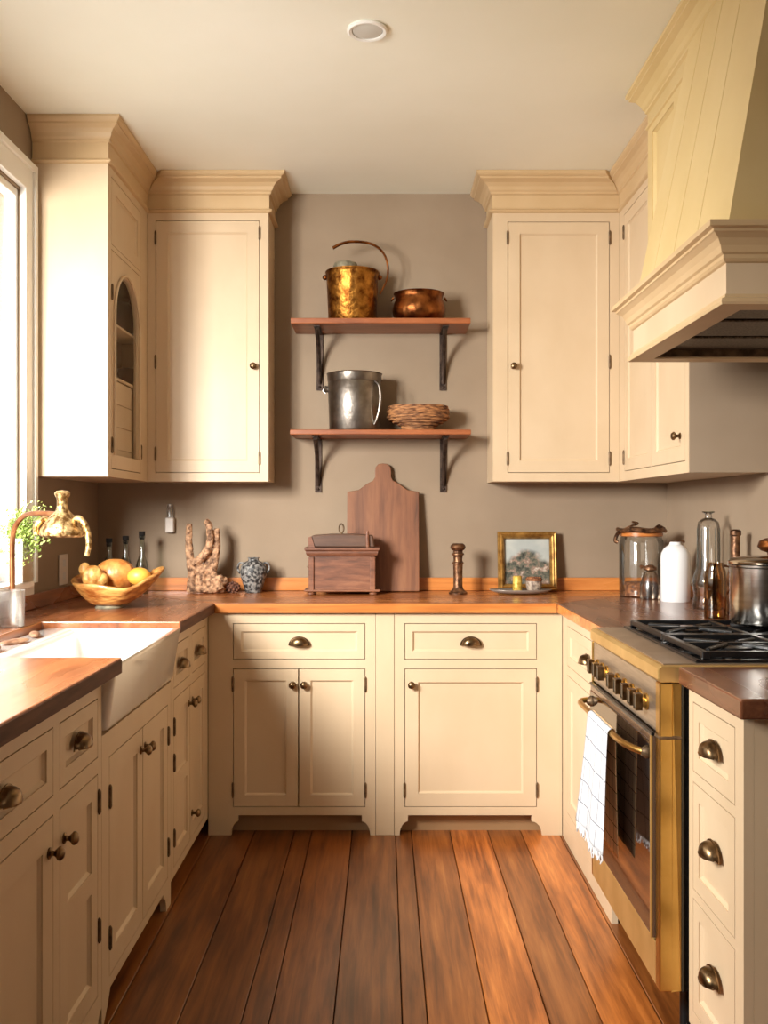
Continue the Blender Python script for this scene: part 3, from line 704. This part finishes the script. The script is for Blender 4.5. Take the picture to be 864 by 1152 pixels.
for i in range(34):
    u = (i+.5)/34; y = 2.445+.265*u; x = BX-.0345+.006*math.sin(u*9+2); l = random.uniform(.02,.034)
    m.tube([(x, y, .397), (x+random.uniform(-.003,.003), y+random.uniform(-.004,.004), .397-l*.6), (x+random.uniform(-.004,.004), y+random.uniform(-.006,.006), .397-l)], [.0028,.0022,.0012], 5)
m.build('fringe', 'fringe', ta, world=True)

# ------------------------------------------------------------------ sink
m = MB(); s0, s1 = 2.341, 3.090; zt, zb2 = .905, .735
def ring(x0, x1, y0, y1, z): return [m.v((x0,y0,z)), m.v((x1,y0,z)), m.v((x1,y1,z)), m.v((x0,y1,z))]
R = [ring(-1.10,-.690,s0+.012,s1-.012,zb2), ring(-1.118,-.665,s0,s1,zt), ring(-1.0,-.695,s0+.03,s1-.03,zt), ring(-.985,-.71,s0+.05,s1-.05,.75)]
for A, B in zip(R, R[1:]):
    for k in range(4): m.f([A[k], A[(k+1)%4], B[(k+1)%4], B[k]])
m.f(R[0][::-1]); m.f(R[-1])
o = m.build('farmhouse_sink', 'porcelain', None, world=True, loc=(-.89,2.715,.735), bevel=.014, seg=4)
for p in o.data.polygons: p.use_smooth = True
tag(o, 'white farmhouse sink with a deep sloping front apron', 'sink')

# ------------------------------------------------------------------ tap
fx, fy = -1.215, 3.08
r = thing('tap', 'old brass sink tap with an arched copper pipe and bell shaped spout head', 'tap', (fx,fy,TOP))
q = lambda x, y, z: (x-fx, y-fy, z-TOP)
MB().lathe([(.026,.0),(.026,.006),(.014,.014),(.010,.03)], (0,0,0), 18).build('base_flange', 'pipe', r, smooth=True)
hx, hy = -1.0, 2.93
pts = spline([q(fx,fy,TOP+.005), q(fx,fy,1.05), q(fx,fy,1.18), q(fx+.012,fy-.008,1.235), q(fx+.05,fy-.03,1.272), q(fx+.11,fy-.08,1.281), q(hx-.03,hy+.03,1.277), q(hx,hy,1.262)], 8)
MB().tube(pts, .0085, 12).build('pipe', 'pipe', r, smooth=True)
hd = MB().lathe([(.001,.0),(.058,.0),(.068,.006),(.070,.014),(.064,.03),(.052,.048),(.036,.066),(.022,.080),(.017,.092),(.016,.112),(.018,.122),(.022,.128),(.024,.136),(.018,.143),(.001,.146)], q(hx,hy,1.207), 28).build('bell_head', 'fauct', r, smooth=True)
pts = spline([q(hx+.035,hy-.005,1.262), q(hx+.062,hy-.02,1.262), q(hx+.085,hy-.035,1.235), q(hx+.095,hy-.04,1.19), q(hx+.088,hy-.04,1.15)], 8)
MB().tube(pts, [.012-.004*i/(len(pts)-1) for i in range(len(pts))], 10).build('spout', 'fauct', r, smooth=True)
m = MB(); m.tube(spline([q(hx-.03,hy+.01,1.255), q(hx-.055,hy-.01,1.262), q(hx-.075,hy-.02,1.24), q(hx-.072,hy-.02,1.215)], 6), .009, 8); m.build('side_lever', 'fauct', r, smooth=True)
# tumbler and bits
def vessel(prof_out, th=.003):
    return prof_out + [(max(rr-th, .0005), zz) for rr, zz in reversed(prof_out[1:])] + [(.0005, prof_out[0][1]+th)]
o = MB().lathe(vessel([(.001,0),(.042,0),(.046,.005),(.047,.115)]), (0,0,0), 28, caps=False).build('glass_tumbler', 'frost', None, smooth=True, loc=(-1.172,2.945,TOP)); tag(o, 'cloudy glass tumbler beside the copper tap pipe', 'tumbler')
for (x, y, a, lab, sz) in ((-1.06,2.86,.4,'worn wooden nail brush on the sink rim nearest the bowl',(.045,.016,.016)), (-1.062,2.71,-.5,'small brown scrub brush lying mid-way along the sink rim',(.05,.018,.014)), (-1.06,2.545,.2,'reddish soap bar on the sink rim at the photo edge',(.04,.024,.02))):
    m = MB(); n = 10
    m.sphere((0,0,sz[2]*.55), (sz[0],sz[1],sz[2]*.55), 16, 8)
    o = m.build('scrub_brush' if 'brush' in lab else 'soap_bar', 'soap', None, smooth=True, loc=(x,y,.9055)); o.rotation_euler.z = a+PI/2
    tag(o, lab, 'brush' if 'brush' in lab else 'soap')

# ------------------------------------------------------------------ window plant
r = thing('potted_herb', 'bushy light green herb in a square glass pot on the window sill', 'plant', (-1.268,3.225,WZ0+.0005))
m = MB()
for (a, b, c, d) in ((-.05,.05,-.05,-.046), (-.05,.05,.046,.05), (-.05,-.046,-.046,.046), (.046,.05,-.046,.046)): m.box(a, b, c, d, 0, .15)
m.box(-.046, .046, -.046, .046, 0, .006); m.build('glass_pot', 'frost', r)
MB().box(-.044, .044, -.044, .044, .007, .09).build('soil', 'spice', r)
m = MB(); ms = MB()
for k in range(34):
    a = random.uniform(0, 2*PI); rr = random.uniform(.01,.08)
    e = (.055+rr*math.cos(a), -.01+rr*math.sin(a)*.7, random.uniform(.07,.26))
    pts = spline([(random.uniform(-.03,.03), random.uniform(-.03,.03), .09), (e[0]*.4, e[1]*.4, .17), e], 5)
    ms.tube(pts, .0015, 4)
    for j in range(44):
        c = Vector(pts[random.randint(5, 10)]) + Vector((random.gauss(0,.014), random.gauss(0,.014), random.gauss(0,.014)))
        d = Vector((random.gauss(0,1), random.gauss(0,1), random.gauss(0,1))).normalized(); u = d.orthogonal().normalized(); w_ = d.cross(u)
        s_ = random.uniform(.005,.009)
        m.f([m.v(c-u*s_), m.v(c+w_*s_*.55), m.v(c+u*s_), m.v(c-w_*s_*.55)])
m.build('foliage', 'leaf', r); ms.build('stems', 'stem', r)

# ------------------------------------------------------------------ things on the left of the back worktop
r = thing('fruit_bowl', 'leaf shaped carved wooden bowl with wavy rim near the sink', 'bowl', (-1.03,3.53,TOP))
m = MB(); na, nr = 40, 10; G = []
def bowlr(a): return .125+.035*math.cos(a)**2 + (.03 if math.cos(a) > .9 else 0)*(math.cos(a)-.9)*10
def bowlz(a): return .085+.022*math.cos(2*a)+.016*math.sin(3*a+.6)+.02*max(0,math.cos(a))**4
for j in range(nr+1):
    t = j/nr; row_ = []
    for i in range(na):
        a = 2*PI*i/na; rr = .045+(bowlr(a)-.045)*t; row_.append(m.v((rr*math.cos(a)+.02*t, rr*math.sin(a)*.85, .012+bowlz(a)*t**1.7)))
    G.append(row_)
for A, B in zip(G, G[1:]):
    for i in range(na): m.f([A[i], A[(i+1)%na], B[(i+1)%na], B[i]])
m.f(G[0][::-1])
o = m.build('bowl_shell', 'gourdbowl', r, smooth=True, autos=80); md = o.modifiers.new('thick', 'SOLIDIFY'); md.thickness = .009; md.offset = -1
MB().lathe([(.050,0),(.052,.004),(.046,.0118)], (0,0,0), 24).build('foot_ring', 'stone', r, smooth=True)
rib = lambda n, d: (lambda a, ph: 1-d*abs(math.cos(a*n/2))*math.sin(ph)-.06*(1-math.sin(ph))**2)
o = MB().sphere((0,0,0), (.078,.062,.064), 40, 20, rib(9,.05)).build('pumpkin', 'pumpkin', None, smooth=True, autos=80, loc=(-1.018,3.568,TOP+.122)); tag(o, 'round speckled orange pumpkin sitting in the carved bowl', 'pumpkin')
m = MB(); m.sphere((0,0,0), (.042,.036,.046), 24, 14, rib(7,.08)); m.sphere((-.028,-.004,.028), (.022,.02,.026), 16, 10); m.sphere((.026,.005,-.012), (.03,.028,.03), 16, 10)
o = m.build('warty_gourd', 'gourd', None, smooth=True, autos=80, loc=(-1.074,3.476,TOP+.120)); tag(o, 'lumpy warty gourd at the left end of the carved bowl', 'gourd')
o = MB().sphere((0,0,0), (.044,.034,.034), 24, 14).build('yellow_squash', 'lemon', None, smooth=True, autos=80, loc=(-.918,3.532,TOP+.118)); tag(o, 'smooth yellow squash at the right side of the carved bowl', 'squash')
bp = lambda R_, h, hb: vessel([(.001,0),(R_,0),(R_*1.02,.005),(R_,hb),(R_*.8,hb+.022),(R_*.42,hb+.05),(R_*.4,h-.012),(R_*.52,h-.010),(R_*.52,h)], .002)
for i, (x, y, h, lab) in enumerate(((-1.205,4.13,.245,'leftmost'), (-1.135,4.14,.255,'middle'), (-1.066,4.15,.275,'rightmost and tallest'))):
    r = thing('glass_bottle', f'{lab} of three small clear bottles in the left back corner', 'bottle', (x,y,TOP), group='small bottles in the corner')
    MB().lathe(bp(.027, h-.02, .12), (0,0,0), 22, caps=False).build('bottle_body', 'tglass', r, smooth=True)
    MB().lathe([(.0105,h-.036),(.0105,h-.02),(.014,h-.019),(.014,h)], (0,0,0), 14).build('stopper', 'stopperdark', r, smooth=True)
# driftwood
m = MB(); T = lambda P, R_: m.tube(spline(P, 6), [R_[0]+(R_[-1]-R_[0])*i/(6*(len(P)-1)) for i in range(6*(len(P)-1)+1)], 10)
T([(-.062,0,.0),(-.058,0,.07),(-.068,0,.15),(-.074,0,.23),(-.071,0,.305)], (.024,.013))
T([(-.052,-.01,.125),(-.02,-.012,.150),(.012,-.014,.19),(.024,-.014,.245),(.016,-.012,.30),(.002,-.012,.318)], (.020,.014))
T([(.026,.0,.02),(.028,0,.09),(.042,.006,.15),(.050,.008,.21),(.048,.008,.282)], (.023,.012))
T([(-.055,-.005,.13),(-.02,0,.10),(.024,0,.11)], (.02,.02))
T([(-.012,-.01,.0),(-.014,-.006,.06),(-.02,0,.12)], (.026,.018))
T([(.028,0,.09),(.052,-.02,.05),(.072,-.03,.012)], (.018,.02))
T([(-.062,-.01,.012),(-.02,-.018,.016),(.04,-.014,.016),(.078,.0,.020)], (.016,.022))
T([(.0,.01,.1),(.012,.015,.15),(.03,.01,.18)], (.018,.012))
m.sphere((.082,0,.05), .02, 10, 8); m.sphere((.07,-.02,.066), .014, 10, 8)
o = m.build('driftwood', 'drift', None, smooth=True, loc=(-.79,4.17,TOP+.004))
md = o.modifiers.new('skin', 'REMESH'); md.mode = 'VOXEL'; md.voxel_size = .004; md.use_smooth_shade = True
tx = bpy.data.textures.new('bark', 'CLOUDS'); tx.noise_scale = .018
md = o.modifiers.new('bark', 'DISPLACE'); md.texture = tx; md.strength = .008; md.mid_level = .5
tag(o, 'gnarled upright driftwood piece with three prongs on the back worktop', 'driftwood')
m = MB()
for k in range(40):
    t = k/40; a = k*2.4; rr = .024*math.sin(PI*(.12+.8*t)); c = Vector((t*.06-.03, rr*math.cos(a), .024+rr*math.sin(a)))
    m.sphere(c, (.007,.006,.006), 6, 5)
m.sphere((0,0,.024), (.028,.02,.02), 10, 8)
o = m.build('pine_cone', 'cone', None, loc=(-.672,4.19,TOP)); tag(o, 'small brown pine cone lying between driftwood and dark vase', 'pine cone')
r = thing('pottery_vase', 'squat grey and black mottled pottery vase with small ears', 'vase', (-.583,4.21,TOP))
MB().lathe(vessel([(.001,0),(.034,0),(.036,.004),(.044,.03),(.056,.07),(.060,.095),(.055,.118),(.040,.136),(.024,.143),(.022,.150),(.027,.157)], .004), (0,0,0), 32, caps=False).build('vase_body', 'vase', r, smooth=True)
for s_ in (-1, 1): MB().tube(spline([(s_*.045,0,.132),(s_*.064,0,.130),(s_*.070,0,.108),(s_*.060,0,.085)], 6), .005, 8).build('ear_handle', 'vase', r, smooth=True)
# plug-in and outlet
r = thing('plug_in_freshener', 'white plug-in air freshener on the back wall above the worktop', 'air freshener', (-.98,YB-.0004,1.19))
MB().box(-.020, .020, -.030, 0, 0, .07).build('housing', 'plastic', r, bevel=.006)
MB().lathe([(.015,.0705),(.015,.105),(.012,.11),(.013,.112),(.013,.130)], (0,-.017,0), 18).build('refill', 'frost', r, smooth=True)
r = thing('wall_socket', 'white socket plate on the left wall behind the carved bowl', 'wall socket', (XL+.0008,3.85,1.05))
MB().box(0, .007, -.05, .05, -.062, .062).build('cover_plate', 'plastic', r, bevel=.003)
for z in (-.026, .026): MB().box(.0072, .0085, -.016, .016, z-.014, z+.014).build('socket_face', 'ceramic', r, bevel=.0005)

# ------------------------------------------------------------------ wooden box, cutting board
r = thing('keepsake_box', 'carved brown wooden box with corner posts and raised lid on the worktop', 'box', (-.182,4.145,TOP))
MB().box(-.142, .142, -.058, .058, .014, .185).build('box_body', 'chest', r, bevel=.003)
m = MB(); m.sweep([(-.146,-.062),(-.146,.062),(.146,.062),(.146,-.062),(-.146,-.062)], [(0,.168),(.006,.172),(.010,.182),(.010,.190),(.016,.196),(.016,.206),(0,.206)], -1, ghost0=(.146,-.062), ghost1=(-.146,.062), caps=False); m.box(-.147,.147,-.063,.063,.1855,.2055); m.build('box_rim', 'chest', r)
m = MB(); m.prism([(-.142,.2065),(.142,.2065),(.132,.258),(.05,.264),(-.05,.264),(-.132,.258)], -.055, .055); m.build('lid', 'chestdark', r, bevel=.006)
m = MB(); m.prism([(-.135,.2068),(-.118,.2068),(-.133,.255),(-.146,.25),(-.146,.2068)], -.060, -.0555); m.build('lid_trim', 'chest', r)
MB().tube([(.112,-.058,.2075),(.110,-.060,.25),(.110,-.058,.278)], [.008,.008,.006], 8).build('lid_post', 'chest', r, smooth=True)
m = MB(); m.tube([(-.004+.010*math.cos(a), -.03, .288+.020*math.sin(a)) for a in [2*PI*k/20 for k in range(20)]], .0035, 8, closed=True); m.tube([(-.004,-.03,.262),(-.004,-.03,.27)], .004, 8); m.build('ring_pull', 'hinge', r, smooth=True)
for x in (-.133, .133):
    MB().box(x-.012, x+.012, -.066, -.0585, .02, .166).build('corner_post', 'chest', r, bevel=.004)
for x in (-.135, .135):
    for y in (-.048, .048): MB().lathe([(.010,0),(.017,.003),(.017,.009),(.012,.0135)], (x,y,0), 12).build('foot', 'chest', r, smooth=True)
MB().box(-.165, .165, -.068, .066, .0136, .024).build('base_board', 'chest', r, bevel=.004)
MB().sphere((-.149,0,.12), .007, 10, 8).build('side_stud', 'hinge', r, smooth=True)
# cutting board leaning on the wall
half = [(0,.583),(.022,.580),(.034,.566),(.037,.548),(.037,.520),(.046,.503),(.075,.488),(.098,.470),(.112,.460),(.163,.452),(.163,.004),(.159,0)]
poly = [(x, z) for x, z in half] + [(-x, z) for x, z in reversed(half[1:])]
o = MB().prism(poly, -.011, .011).build('cutting_board', 'board', None, bevel=.003, loc=(-.004,4.232,TOP+.003)); o.rotation_euler.x = -math.radians(7.8)
tag(o, 'tall brown wooden cutting board with shaped neck leaning on the wall', 'cutting board')
# candlestick
o = MB().lathe([(.001,0),(.040,0),(.041,.006),(.034,.012),(.024,.022),(.020,.035),(.0205,.10),(.0215,.13),(.025,.133),(.025,.139),(.021,.142),(.019,.15),(.021,.168),(.027,.172),(.027,.178),(.021,.182),(.021,.190),(.030,.196),(.034,.206),(.030,.216),(.022,.222),(.001,.218)], (0,0,0), 28).build('candlestick', 'bronze', None, smooth=True, loc=(.325,4.14,TOP)); tag(o, 'brown turned candlestick standing between cutting board and picture', 'candlestick')
# picture
r = thing('framed_picture', 'small gilt framed landscape painting leaning against the wall', 'picture', (.650,4.255,TOP+.004)); r.rotation_euler.x = -math.radians(7)
ROOTM[r.name] = Matrix.Translation(r.location) @ Matrix.Rotation(-math.radians(7), 4, 'X')
m = MB(); x0, x1, z0, z1 = -.134, .134, 0, .268
prof = [(0,.012),(0,-.006),(.006,-.012),(.012,-.010),(.018,-.016),(.024,-.012),(.030,-.003),(.032,.006),(.032,.012)]
def frame_rings(x0, x1, z0, z1):
    rings = [[m.v((x0+o if sx < 0 else x1-o, d, z0+o if sz < 0 else z1-o)) for o, d in prof] for sx, sz in ((-1,-1),(1,-1),(1,1),(-1,1))]
    for A, B in zip(rings, rings[1:]+rings[:1]):
        for j in range(len(prof)): m.f([A[j], A[(j+1)%len(prof)], B[(j+1)%len(prof)], B[j]])
frame_rings(x0, x1, z0, z1); m.build('frame', 'gilt', r)
MB().box(-.101, .101, .008, .0115, .033, .235).build('canvas', 'painting', r)
# platter and its things
m = MB(); na = 40; G = []
for (t, z) in ((0,.004),(.55,.004),(.8,.008),(1.0,.021)):
    G.append([m.v((.138*t*math.cos(2*PI*i/na)*(1.0), .062*t*math.sin(2*PI*i/na), z)) for i in range(na)] if t else [m.v((0,0,z))])
for i in range(na): m.f([G[0][0], G[1][i], G[1][(i+1)%na]])
for A, B in zip(G[1:], G[2:]):
    for i in range(na): m.f([A[i], A[(i+1)%na], B[(i+1)%na], B[i]])
o = m.build('oval_platter', 'platter', None, smooth=True, autos=60, loc=(.597,4.12,TOP)); md = o.modifiers.new('thick', 'SOLIDIFY'); md.thickness = .002; md.offset = -1
tag(o, 'shallow oval pewter platter in front of the framed picture', 'platter')
o = MB().lathe([(.001,0),(.020,0),(.021,.003),(.020,.072),(.017,.076),(.001,.074)], (0,0,0), 22).build('pillar_candle', 'candle', None, smooth=True, loc=(.583,4.12,TOP+.0045)); tag(o, 'short gold pillar candle standing on the pewter platter', 'candle')
r = thing('small_pot', 'little speckled clay pot with brown rim on the pewter platter', 'pot', (.655,4.118,TOP+.0075))
MB().lathe([(.001,0),(.022,0),(.032,.018),(.036,.04),(.034,.052),(.031,.052),(.028,.04),(.001,.03)], (0,0,0), 24).build('pot_body', 'claypot', r, smooth=True)
MB().lathe([(.036,.0525),(.037,.06),(.031,.068),(.026,.0525)], (0,0,0), 24, caps=False).build('pot_rim', 'spice', r, smooth=True)

# ------------------------------------------------------------------ open shelves
def shelf(lab, zt, x0, x1, th, yb0, bx, bl):
    r = thing('wall_shelf', lab, 'shelf', ((x0+x1)/2, YB, zt))
    MB().box(x0, x1, 4.085, YB-.001, zt-th, zt).build('shelf_board', 'shelf', r, world=True, bevel=.003)
    for x in bx:
        m = MB(); zb = zt-th
        m.box(x-.015, x+.015, YB-.008, YB-.001, zb-bl, zb-.001)
        m.box(x-.013, x+.013, 4.12, YB-.008, zb-.007, zb-.0005)
        pts = spline([(x, 4.135, zb-.010), (x, 4.19, zb-.035), (x, 4.255, zb-.09), (x, 4.295, zb-.16), (x, 4.318, zb-bl+.03)], 6)
        m.tube(pts, [.011-.003*i/(len(pts)-1) for i in range(len(pts))], 8)
        m.sphere((x, YB-.010, zb-bl+.015), .007, 8, 6); m.sphere((x, YB-.010, zb-bl+.05), .005, 8, 6)
        m.build('bracket', 'iron', r, world=True)
S1, S2 = 2.127, 1.643
shelf('upper wooden wall shelf on iron brackets carrying the copper pots', S1, -.405, .376, .024, 0, (-.295,.270), .26)
shelf('lower wooden wall shelf on iron brackets carrying pewter bucket and basket', S2, -.408, .378, .022, 0, (-.302,.272), .245)
r = thing('copper_canister', 'tall hammered copper canister with raised hoop handle on the upper shelf', 'canister', (-.141,4.207,S1))
MB().lathe([(.001,0),(.104,0),(.107,.004),(.116,.205),(.118,.218),(.121,.221),(.121,.227),(.110,.230),(.001,.231)], (0,0,0), 44).build('canister_body', 'copper', r, smooth=True)
MB().lathe([(.040,.2315),(.052,.238),(.054,.252),(.050,.264),(.040,.268),(.001,.268)], (-.03,-.01,0), 24).build('lid_knob', 'stone', r, smooth=True)
for s_ in (-1, 1): m = MB(); m.sphere((s_*.122,0,.205), (.012,.01,.012), 10, 8); m.build('ear', 'copperd', r, smooth=True)
pts = spline([(.122,.0,.13),(.152,-.01,.19),(.158,-.02,.25),(.135,-.03,.31),(.08,-.04,.345),(.0,-.045,.352),(-.05,-.05,.34),(-.085,-.05,.322)], 8)
MB().tube(pts, [.004+.003*i/(len(pts)-1) for i in range(len(pts))], 8).build('hoop_handle', 'copperd', r, smooth=True)
r = thing('copper_pot', 'squat dark copper pot with two rim lugs on the upper shelf', 'pot', (.156,4.207,S1))
MB().lathe(vessel([(.001,0),(.090,0),(.100,.008),(.116,.035),(.120,.06),(.113,.085),(.105,.105),(.109,.125),(.114,.130)], .004), (0,0,0), 40, caps=False).build('pot_body', 'copperd', r, smooth=True)
for s_ in (-1, 1): MB().tube([(s_*(.112+.010*math.sin(a)), .010*math.cos(a), .112-.012*(1-math.cos(2*a))/2) for a in [PI*k/8 for k in range(9)]], .004, 7).build('lug', 'copperd', r, smooth=True)
r = thing('pewter_bucket', 'grey pewter bucket with side handle on the lower shelf', 'bucket', (-.132,4.207,S2))
MB().lathe(vessel([(.001,0),(.110,0),(.112,.004),(.116,.12),(.119,.215),(.117,.218),(.120,.224),(.122,.254),(.125,.257)], .003), (0,0,0), 44, caps=False).build('bucket_body', 'pewter', r, smooth=True)
_m = MB(); _m.T = Matrix.Rotation(-math.radians(32),4,'Z'); _m.tube(spline([(.118,-.012,.215),(.138,-.014,.195),(.146,-.014,.155),(.142,-.014,.10),(.126,-.012,.05),(.112,-.01,.028)], 6), .006, 8).build('side_handle', 'pewter', r, smooth=True)
m = MB(); m.lathe([(.013,-.0),(.016,-.012),(.010,-.016)], (-.1175,0,.19), 14, 'x'); m.tube([(-.118,-.0,.19),(-.135,0,.2)], .008, 8); m.tube([(-.132,0,.20),(-.14,0,.182),(-.128,0,.17)], .004, 6); m.build('spout_stub', 'pewter', r, smooth=True)
m = MB(); prof = [(.001,0),(.07,0)]
zz = .004
for rr in (.074,.076,.090,.112,.130,.139,.136,.139,.137,.134):
    prof += [(rr, zz), (rr+.0025, zz+.005), (rr, zz+.0105)]; zz += .011
prof += [(.125, zz), (.118, zz-.012), (.09,.03), (.001,.022)]
m.lathe(prof, (0,0,0), 44, sy=.80)
o = m.build('coiled_basket', 'wicker', None, smooth=True, loc=(.152,4.208,S2)); tag(o, 'low round coiled wicker basket on the lower shelf', 'basket')

# ------------------------------------------------------------------ right corner things
r = thing('storage_jar', 'large clear glass storage jar with cork lid in the right corner', 'jar', (1.10,4.03,TOP))
MB().lathe(vessel([(.001,0),(.086,0),(.092,.006),(.093,.23),(.088,.245),(.084,.255)], .003), (0,0,0), 36, caps=False).build('jar_body', 'glass', r, smooth=True)
MB().lathe([(.001,.004),(.086,.004),(.087,.05),(.07,.06),(.001,.055)], (0,0,0), 30).build('dried_contents', 'spice', r, smooth=True)
MB().lathe([(.084,.2555),(.090,.258),(.090,.272),(.084,.275)], (0,0,0), 30).build('cork_lid', 'edge', r, smooth=True)
m = MB(); m.tube([(.098*math.cos(a), .098*math.sin(a), .283+.003*math.sin(5*a)) for a in [2*PI*k/40 for k in range(40)]], .009, 8, closed=True)
m.tube(spline([(-.096,-.02,.275),(-.112,-.03,.262),(-.118,-.03,.238),(-.108,-.035,.232)], 5), .008, 7); m.tube(spline([(-.085,-.04,.285),(-.06,-.06,.30),(-.03,-.06,.312),(-.055,-.06,.318)], 5), .005, 6)
m.tube(spline([(.03,-.09,.288),(.055,-.07,.302),(.09,-.03,.29)], 5), .006, 6); m.lathe([(.001,.2756),(.094,.2756),(.094,.282),(.001,.286)], (0,0,0), 30)
m.build('wire_clasp', 'bronze', r, smooth=True)
r = thing('speckled_jar', 'small speckled glass jar with dark top in front of the storage jar', 'jar', (1.098,3.885,TOP))
MB().lathe([(.001,0),(.040,0),(.044,.02),(.042,.06),(.030,.10),(.022,.115),(.001,.117)], (0,0,0), 26).build('jar_body', 'dglass', r, smooth=True)
m = MB(); m.lathe([(.016,.1172),(.026,.122),(.026,.132),(.012,.142),(.001,.143)], (0,0,0), 18); m.tube(spline([(-.02,0,.13),(-.04,0,.138),(-.035,0,.125)], 4), .005, 6); m.build('jar_top', 'bronze', r, smooth=True)
r = thing('stoneware_bottle', 'plain white stoneware bottle with rounded shoulders near the right corner', 'bottle', (1.175,3.80,TOP))
MB().lathe([(.001,0),(.056,0),(.058,.003),(.058,.175),(.055,.195),(.046,.212),(.032,.224),(.024,.229),(.022,.238),(.018,.240),(.001,.238)], (0,0,0), 40).build('bottle_body', 'ceramic', r, smooth=True)
m = MB(); m.tube(spline([(.0,-.01,.2405),(.02,-.012,.246),(.034,-.01,.238)], 5), .004, 6); m.build('wire_stopper', 'bronze', r, smooth=True)
r = thing('tall_decanter', 'tall ribbed clear decanter with a pinched lip beside the stockpot', 'decanter', (1.205,3.50,TOP))
MB().lathe(vessel([(.001,0),(.055,0),(.058,.008),(.056,.035),(.051,.05),(.056,.075),(.058,.10),(.052,.125),(.042,.15),(.041,.30),(.037,.322),(.024,.334),(.013,.338),(.012,.352),(.020,.360)], .003), (0,0,0), 30, caps=False).build('decanter_body', 'glass', r, smooth=True)
m = MB()
for k in range(10):
    a = 2*PI*k/10; m.tube([(.042*math.cos(a), .042*math.sin(a), .15), (.0415*math.cos(a), .0415*math.sin(a), .30)], .002, 5)
m.tube([(.02*math.cos(a), .02*math.sin(a), .36) for a in [2*PI*k/16 for k in range(16)]], .003, 6, closed=True)
m.build('ribs', 'tglass', r, smooth=True)
r = thing('amber_jug', 'amber glass jug with a loop handle close to the stockpot', 'jug', (1.125,3.20,TOP))
MB().lathe(vessel([(.001,0),(.036,0),(.038,.006),(.038,.13),(.034,.16),(.026,.18),(.028,.188)], .003), (0,0,0), 28, caps=False).build('jug_body', 'aglass', r, smooth=True)
MB().tube(spline([(.028,0,.178),(.05,0,.172),(.056,0,.14),(.052,0,.10),(.038,0,.08)], 6), .004, 8).build('jug_handle', 'bronze', r, smooth=True)
o = MB().lathe([(.001,0),(.030,0),(.032,.01),(.032,.13),(.020,.17),(.0155,.19),(.0155,.275),(.019,.279),(.019,.294),(.012,.299),(.001,.299)], (0,0,0), 20).build('brown_bottle', 'bronze', None, smooth=True, loc=(1.235,3.31,TOP)); tag(o, 'slim brown bottle neck rising behind the stockpot', 'bottle')
r = thing('stockpot', 'polished steel stockpot with domed lid on the gas hob', 'stockpot', (1.132,2.752,.9585))
MB().lathe([(.001,0),(.108,0),(.115,.005),(.116,.012),(.116,.165),(.121,.168),(.121,.174),(.116,.176)], (0,0,0), 48).build('pot_body', 'steelpot', r, smooth=True)
lid = MB().lathe([(.120,.1765),(.121,.182),(.112,.190),(.07,.198),(.001,.2)], (0,0,0), 48).build('lid', 'steelpot', r, smooth=True)
m = MB(); m.lathe([(.012,.2005),(.012,.208),(.030,.214),(.040,.226),(.034,.242),(.016,.250),(.001,.251)], (0,0,0), 24); m.build('lid_knob', 'copperd', lid, smooth=True)
m = MB(); m.tube(spline([(-.02,-.115,.14),(-.025,-.145,.142),(.025,-.145,.142),(.02,-.115,.14)], 6), .005, 8); m.build('side_handle', 'steelpot', r, smooth=True)

# ------------------------------------------------------------------ ceiling downlight
r = thing('ceiling_downlight', 'round recessed downlight in the ceiling', 'ceiling light', (-.05,2.855,ZC))
m = MB(); m.lathe([(.060,-.0005),(.062,-.006),(.056,-.010),(.047,-.008),(.046,-.0005)], (0,0,0), 40); m.build('trim_ring', 'white', r, smooth=True)
MB().lathe([(.045,-.001),(.045,-.006),(.02,-.009),(.001,-.0095)], (0,0,0), 32).build('lens', 'lampglass', r, smooth=True)

# ------------------------------------------------------------------ camera
cam = bpy.data.cameras.new('camera'); co = bpy.data.objects.new('camera', cam); C.objects.link(co)
co.location = (0,0,1.285); co.rotation_euler = (PI/2,0,0)
cam.sensor_fit = 'VERTICAL'; cam.sensor_height = 36; cam.lens = 1060/1152*36; cam.clip_start = .02
sc.camera = co

# ------------------------------------------------------------------ light
wd = bpy.data.worlds.new('sky'); sc.world = wd; wd.use_nodes = True
bg = wd.node_tree.nodes['Background']; bg.inputs['Color'].default_value = (1,.97,.92,1); bg.inputs['Strength'].default_value = 2.2
def area(name, loc, rot, sx, sy, power, col):
    l = bpy.data.lights.new(name, 'AREA'); l.shape = 'RECTANGLE'; l.size = sx; l.size_y = sy; l.energy = power; l.color = col
    o = bpy.data.objects.new(name, l); C.objects.link(o); o.location = loc; o.rotation_euler = rot; return o
def aim(o, target): o.rotation_euler = (Vector(target)-o.location).to_track_quat('-Z', 'Y').to_euler()
a = area('window_daylight', (XL-.43, 1.25, 1.97), (0,0,0), .7, .8, 138, (1,.955,.88)); aim(a, (-.35, 4.0, .35)); a.data.spread = math.radians(112)
a = area('fill_light', (0.3, -1.2, 2.5), (0,0,0), 1.6, 1.2, 9, (1,.84,.66)); aim(a, (0, 3.2, 1.0))  # added soft warm fill behind the camera, not a lamp of the room

sc.view_settings.view_transform = 'Standard'
sc.view_settings.look = 'None'
sc.view_settings.exposure = 0
